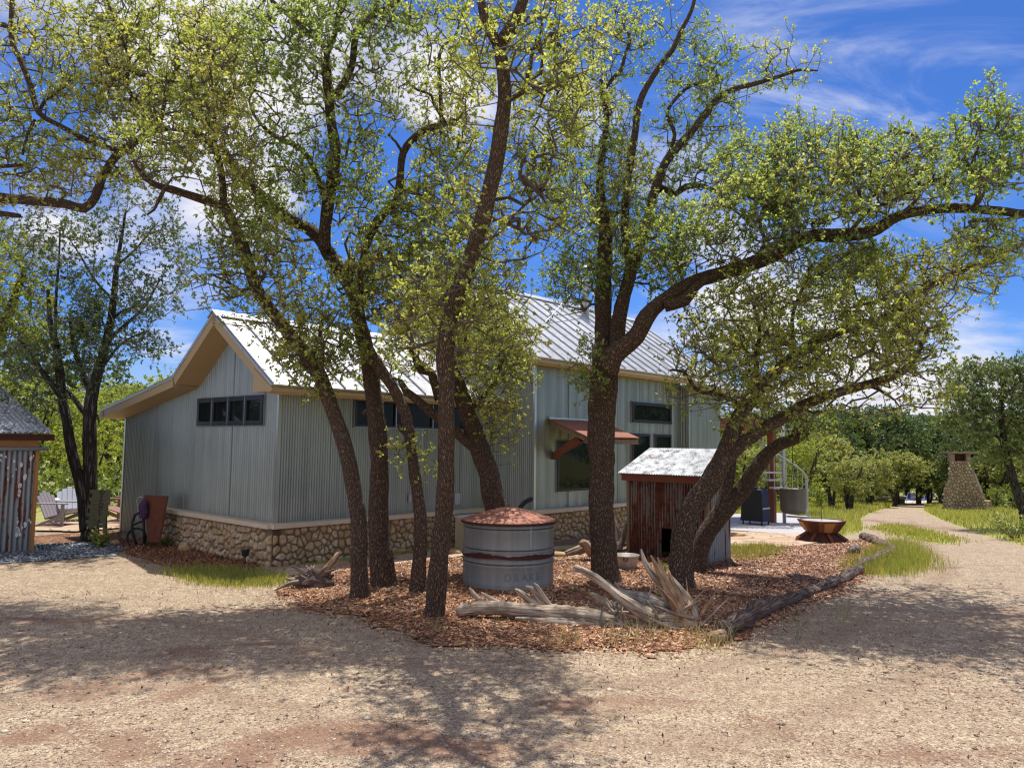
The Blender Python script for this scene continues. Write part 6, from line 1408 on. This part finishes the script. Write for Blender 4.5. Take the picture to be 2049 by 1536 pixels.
# right woods
for (k, px, Y, top) in (('j2', 1655, 44, 832), ('j1', 1700, 46, 826), ('j2', 1745, 45, 822), ('j1', 1795, 47, 828), ('j2', 1840, 46, 842), ('j1', 1885, 48, 846), ('j2', 1935, 44, 850), ('j1', 1975, 46, 846), ('j2', 2030, 44, 850), ('j1', 2080, 45, 846), ('j1', 1610, 46, 838), ('j2', 1560, 44, 845), ('o2', 1700, 33, 900), ('o1', 1990, 50, 880), ('b1', 1640, 38, 975), ('b1', 1700, 42, 978), ('b1', 1760, 50, 980), ('b1', 1990, 40, 975), ('b1', 2030, 38, 980), ('b1', 1580, 36, 980), ('b1', 1530, 32, 985), ('y2', 1600, 29, 862), ('o1', 1665, 36, 868), ('o2', 1740, 40, 895), ('o1', 1790, 42, 905), ('o2', 1858, 46, 905), ('o1', 1700, 47, 850), ('o2', 1480, 34, 870), ('y1', 1520, 38, 850), ('y2', 1440, 40, 860), ('o1', 1990, 42, 880), ('o2', 2060, 44, 870), ('o1', 1960, 52, 870), ('o2', 2110, 38, 860),
    ('j1', 1690, 56, 835), ('j2', 1730, 60, 826), ('j1', 1770, 57, 822), ('j2', 1815, 62, 824), ('j1', 1850, 58, 838), ('j2', 1890, 62, 842), ('j1', 1930, 58, 838), ('j2', 1975, 62, 838), ('j1', 2020, 58, 842), ('j2', 2065, 62, 836), ('j1', 1640, 60, 840), ('j2', 1590, 62, 836), ('j1', 1540, 60, 845), ('j2', 1490, 60, 842), ('j1', 1440, 58, 840), ('j2', 2110, 56, 832),
    ('j2', 1710, 72, 836), ('j1', 1780, 74, 834), ('j2', 1850, 75, 846), ('j1', 1910, 73, 846), ('j2', 1970, 76, 845), ('j1', 2030, 74, 846), ('j1', 1600, 74, 842), ('j1', 2090, 76, 846), ('j2', 1880, 52, 862), ('j1', 1910, 50, 866),
    ('j1', 2700, 24, 700), ('o1', 2900, 21, 740), ('y1', 2600, 27, 760), ('o2', 3100, 23, 700), ('j2', 2450, 29, 740), ('b1', 1810, 64, 980), ('b1', 1850, 66, 975), ('b1', 1775, 60, 975), ('b1', 1890, 60, 980), ('b1', 1720, 52, 985), ('b1', 1660, 50, 985), ('b1', 1600, 46, 985), ('b1', 1990, 46, 990), ('b1', 2040, 42, 995), ('b1', 1950, 50, 985)): put(k, px, Y, top=top)
# far wood on the slope: one mass
n = 2600; fx = rng.uniform(-60, 190, n); fy = rng.uniform(82, 330, n); fz = np.where(fy < 120, gh(fx, fy), -6+sstep(130, 620, fy)*29)
C = []; tn = []
for a, b, c in zip(fx, fy, fz):
    r = rng.uniform(1.4, 2.6); m = 16; d = rng.normal(size=(m, 3)); d /= np.linalg.norm(d, axis=1)[:, None]; d[:, 2] = np.abs(d[:, 2]); C.append(np.array([a, b, c+r*.6])+d*r); tn.append(np.clip(rng.uniform(.1, .8)+rng.normal(size=m)*.12, 0, 1))
C = np.concatenate(C); tn = np.concatenate(tn); V, Q = leaf_mesh(C, 1.3, up=.8, ratio=.8)
tag(npobj('far_wood', V, Q, M['leaf_jun'], tint=np.repeat(tn, 4)), 'distant mass of mixed green woodland in front of the hill', 'woodland', kind='stuff')
# understory brush so the woods close at eye level
for (poly, n, hgt, nm, lb) in ((wpoly([(1440, 1006), (1700, 984), (1800, 984), (1880, 990), (2300, 1004), (2300, 985), (1800, 968), (1440, 985)]), 5200, 1.3, 'undergrowth', 'tangled green undergrowth along the far tree line'),
                         (wpoly([(-300, 1030), (262, 1020), (262, 990), (-300, 990)]), 3600, 1.1, 'undergrowth', 'tangled yellow green undergrowth behind the garden chairs')):
    C = sample_poly(poly, n); C[:, 2] += rng.uniform(0, 1, n)**1.6*hgt; V, Q = leaf_mesh(C, .16, up=.4, ratio=.6)
    tag(npobj(nm, V, Q, M['leaf_brush'], tint=np.repeat(rng.uniform(0, .8, n), 4)), lb, 'undergrowth', kind='stuff')
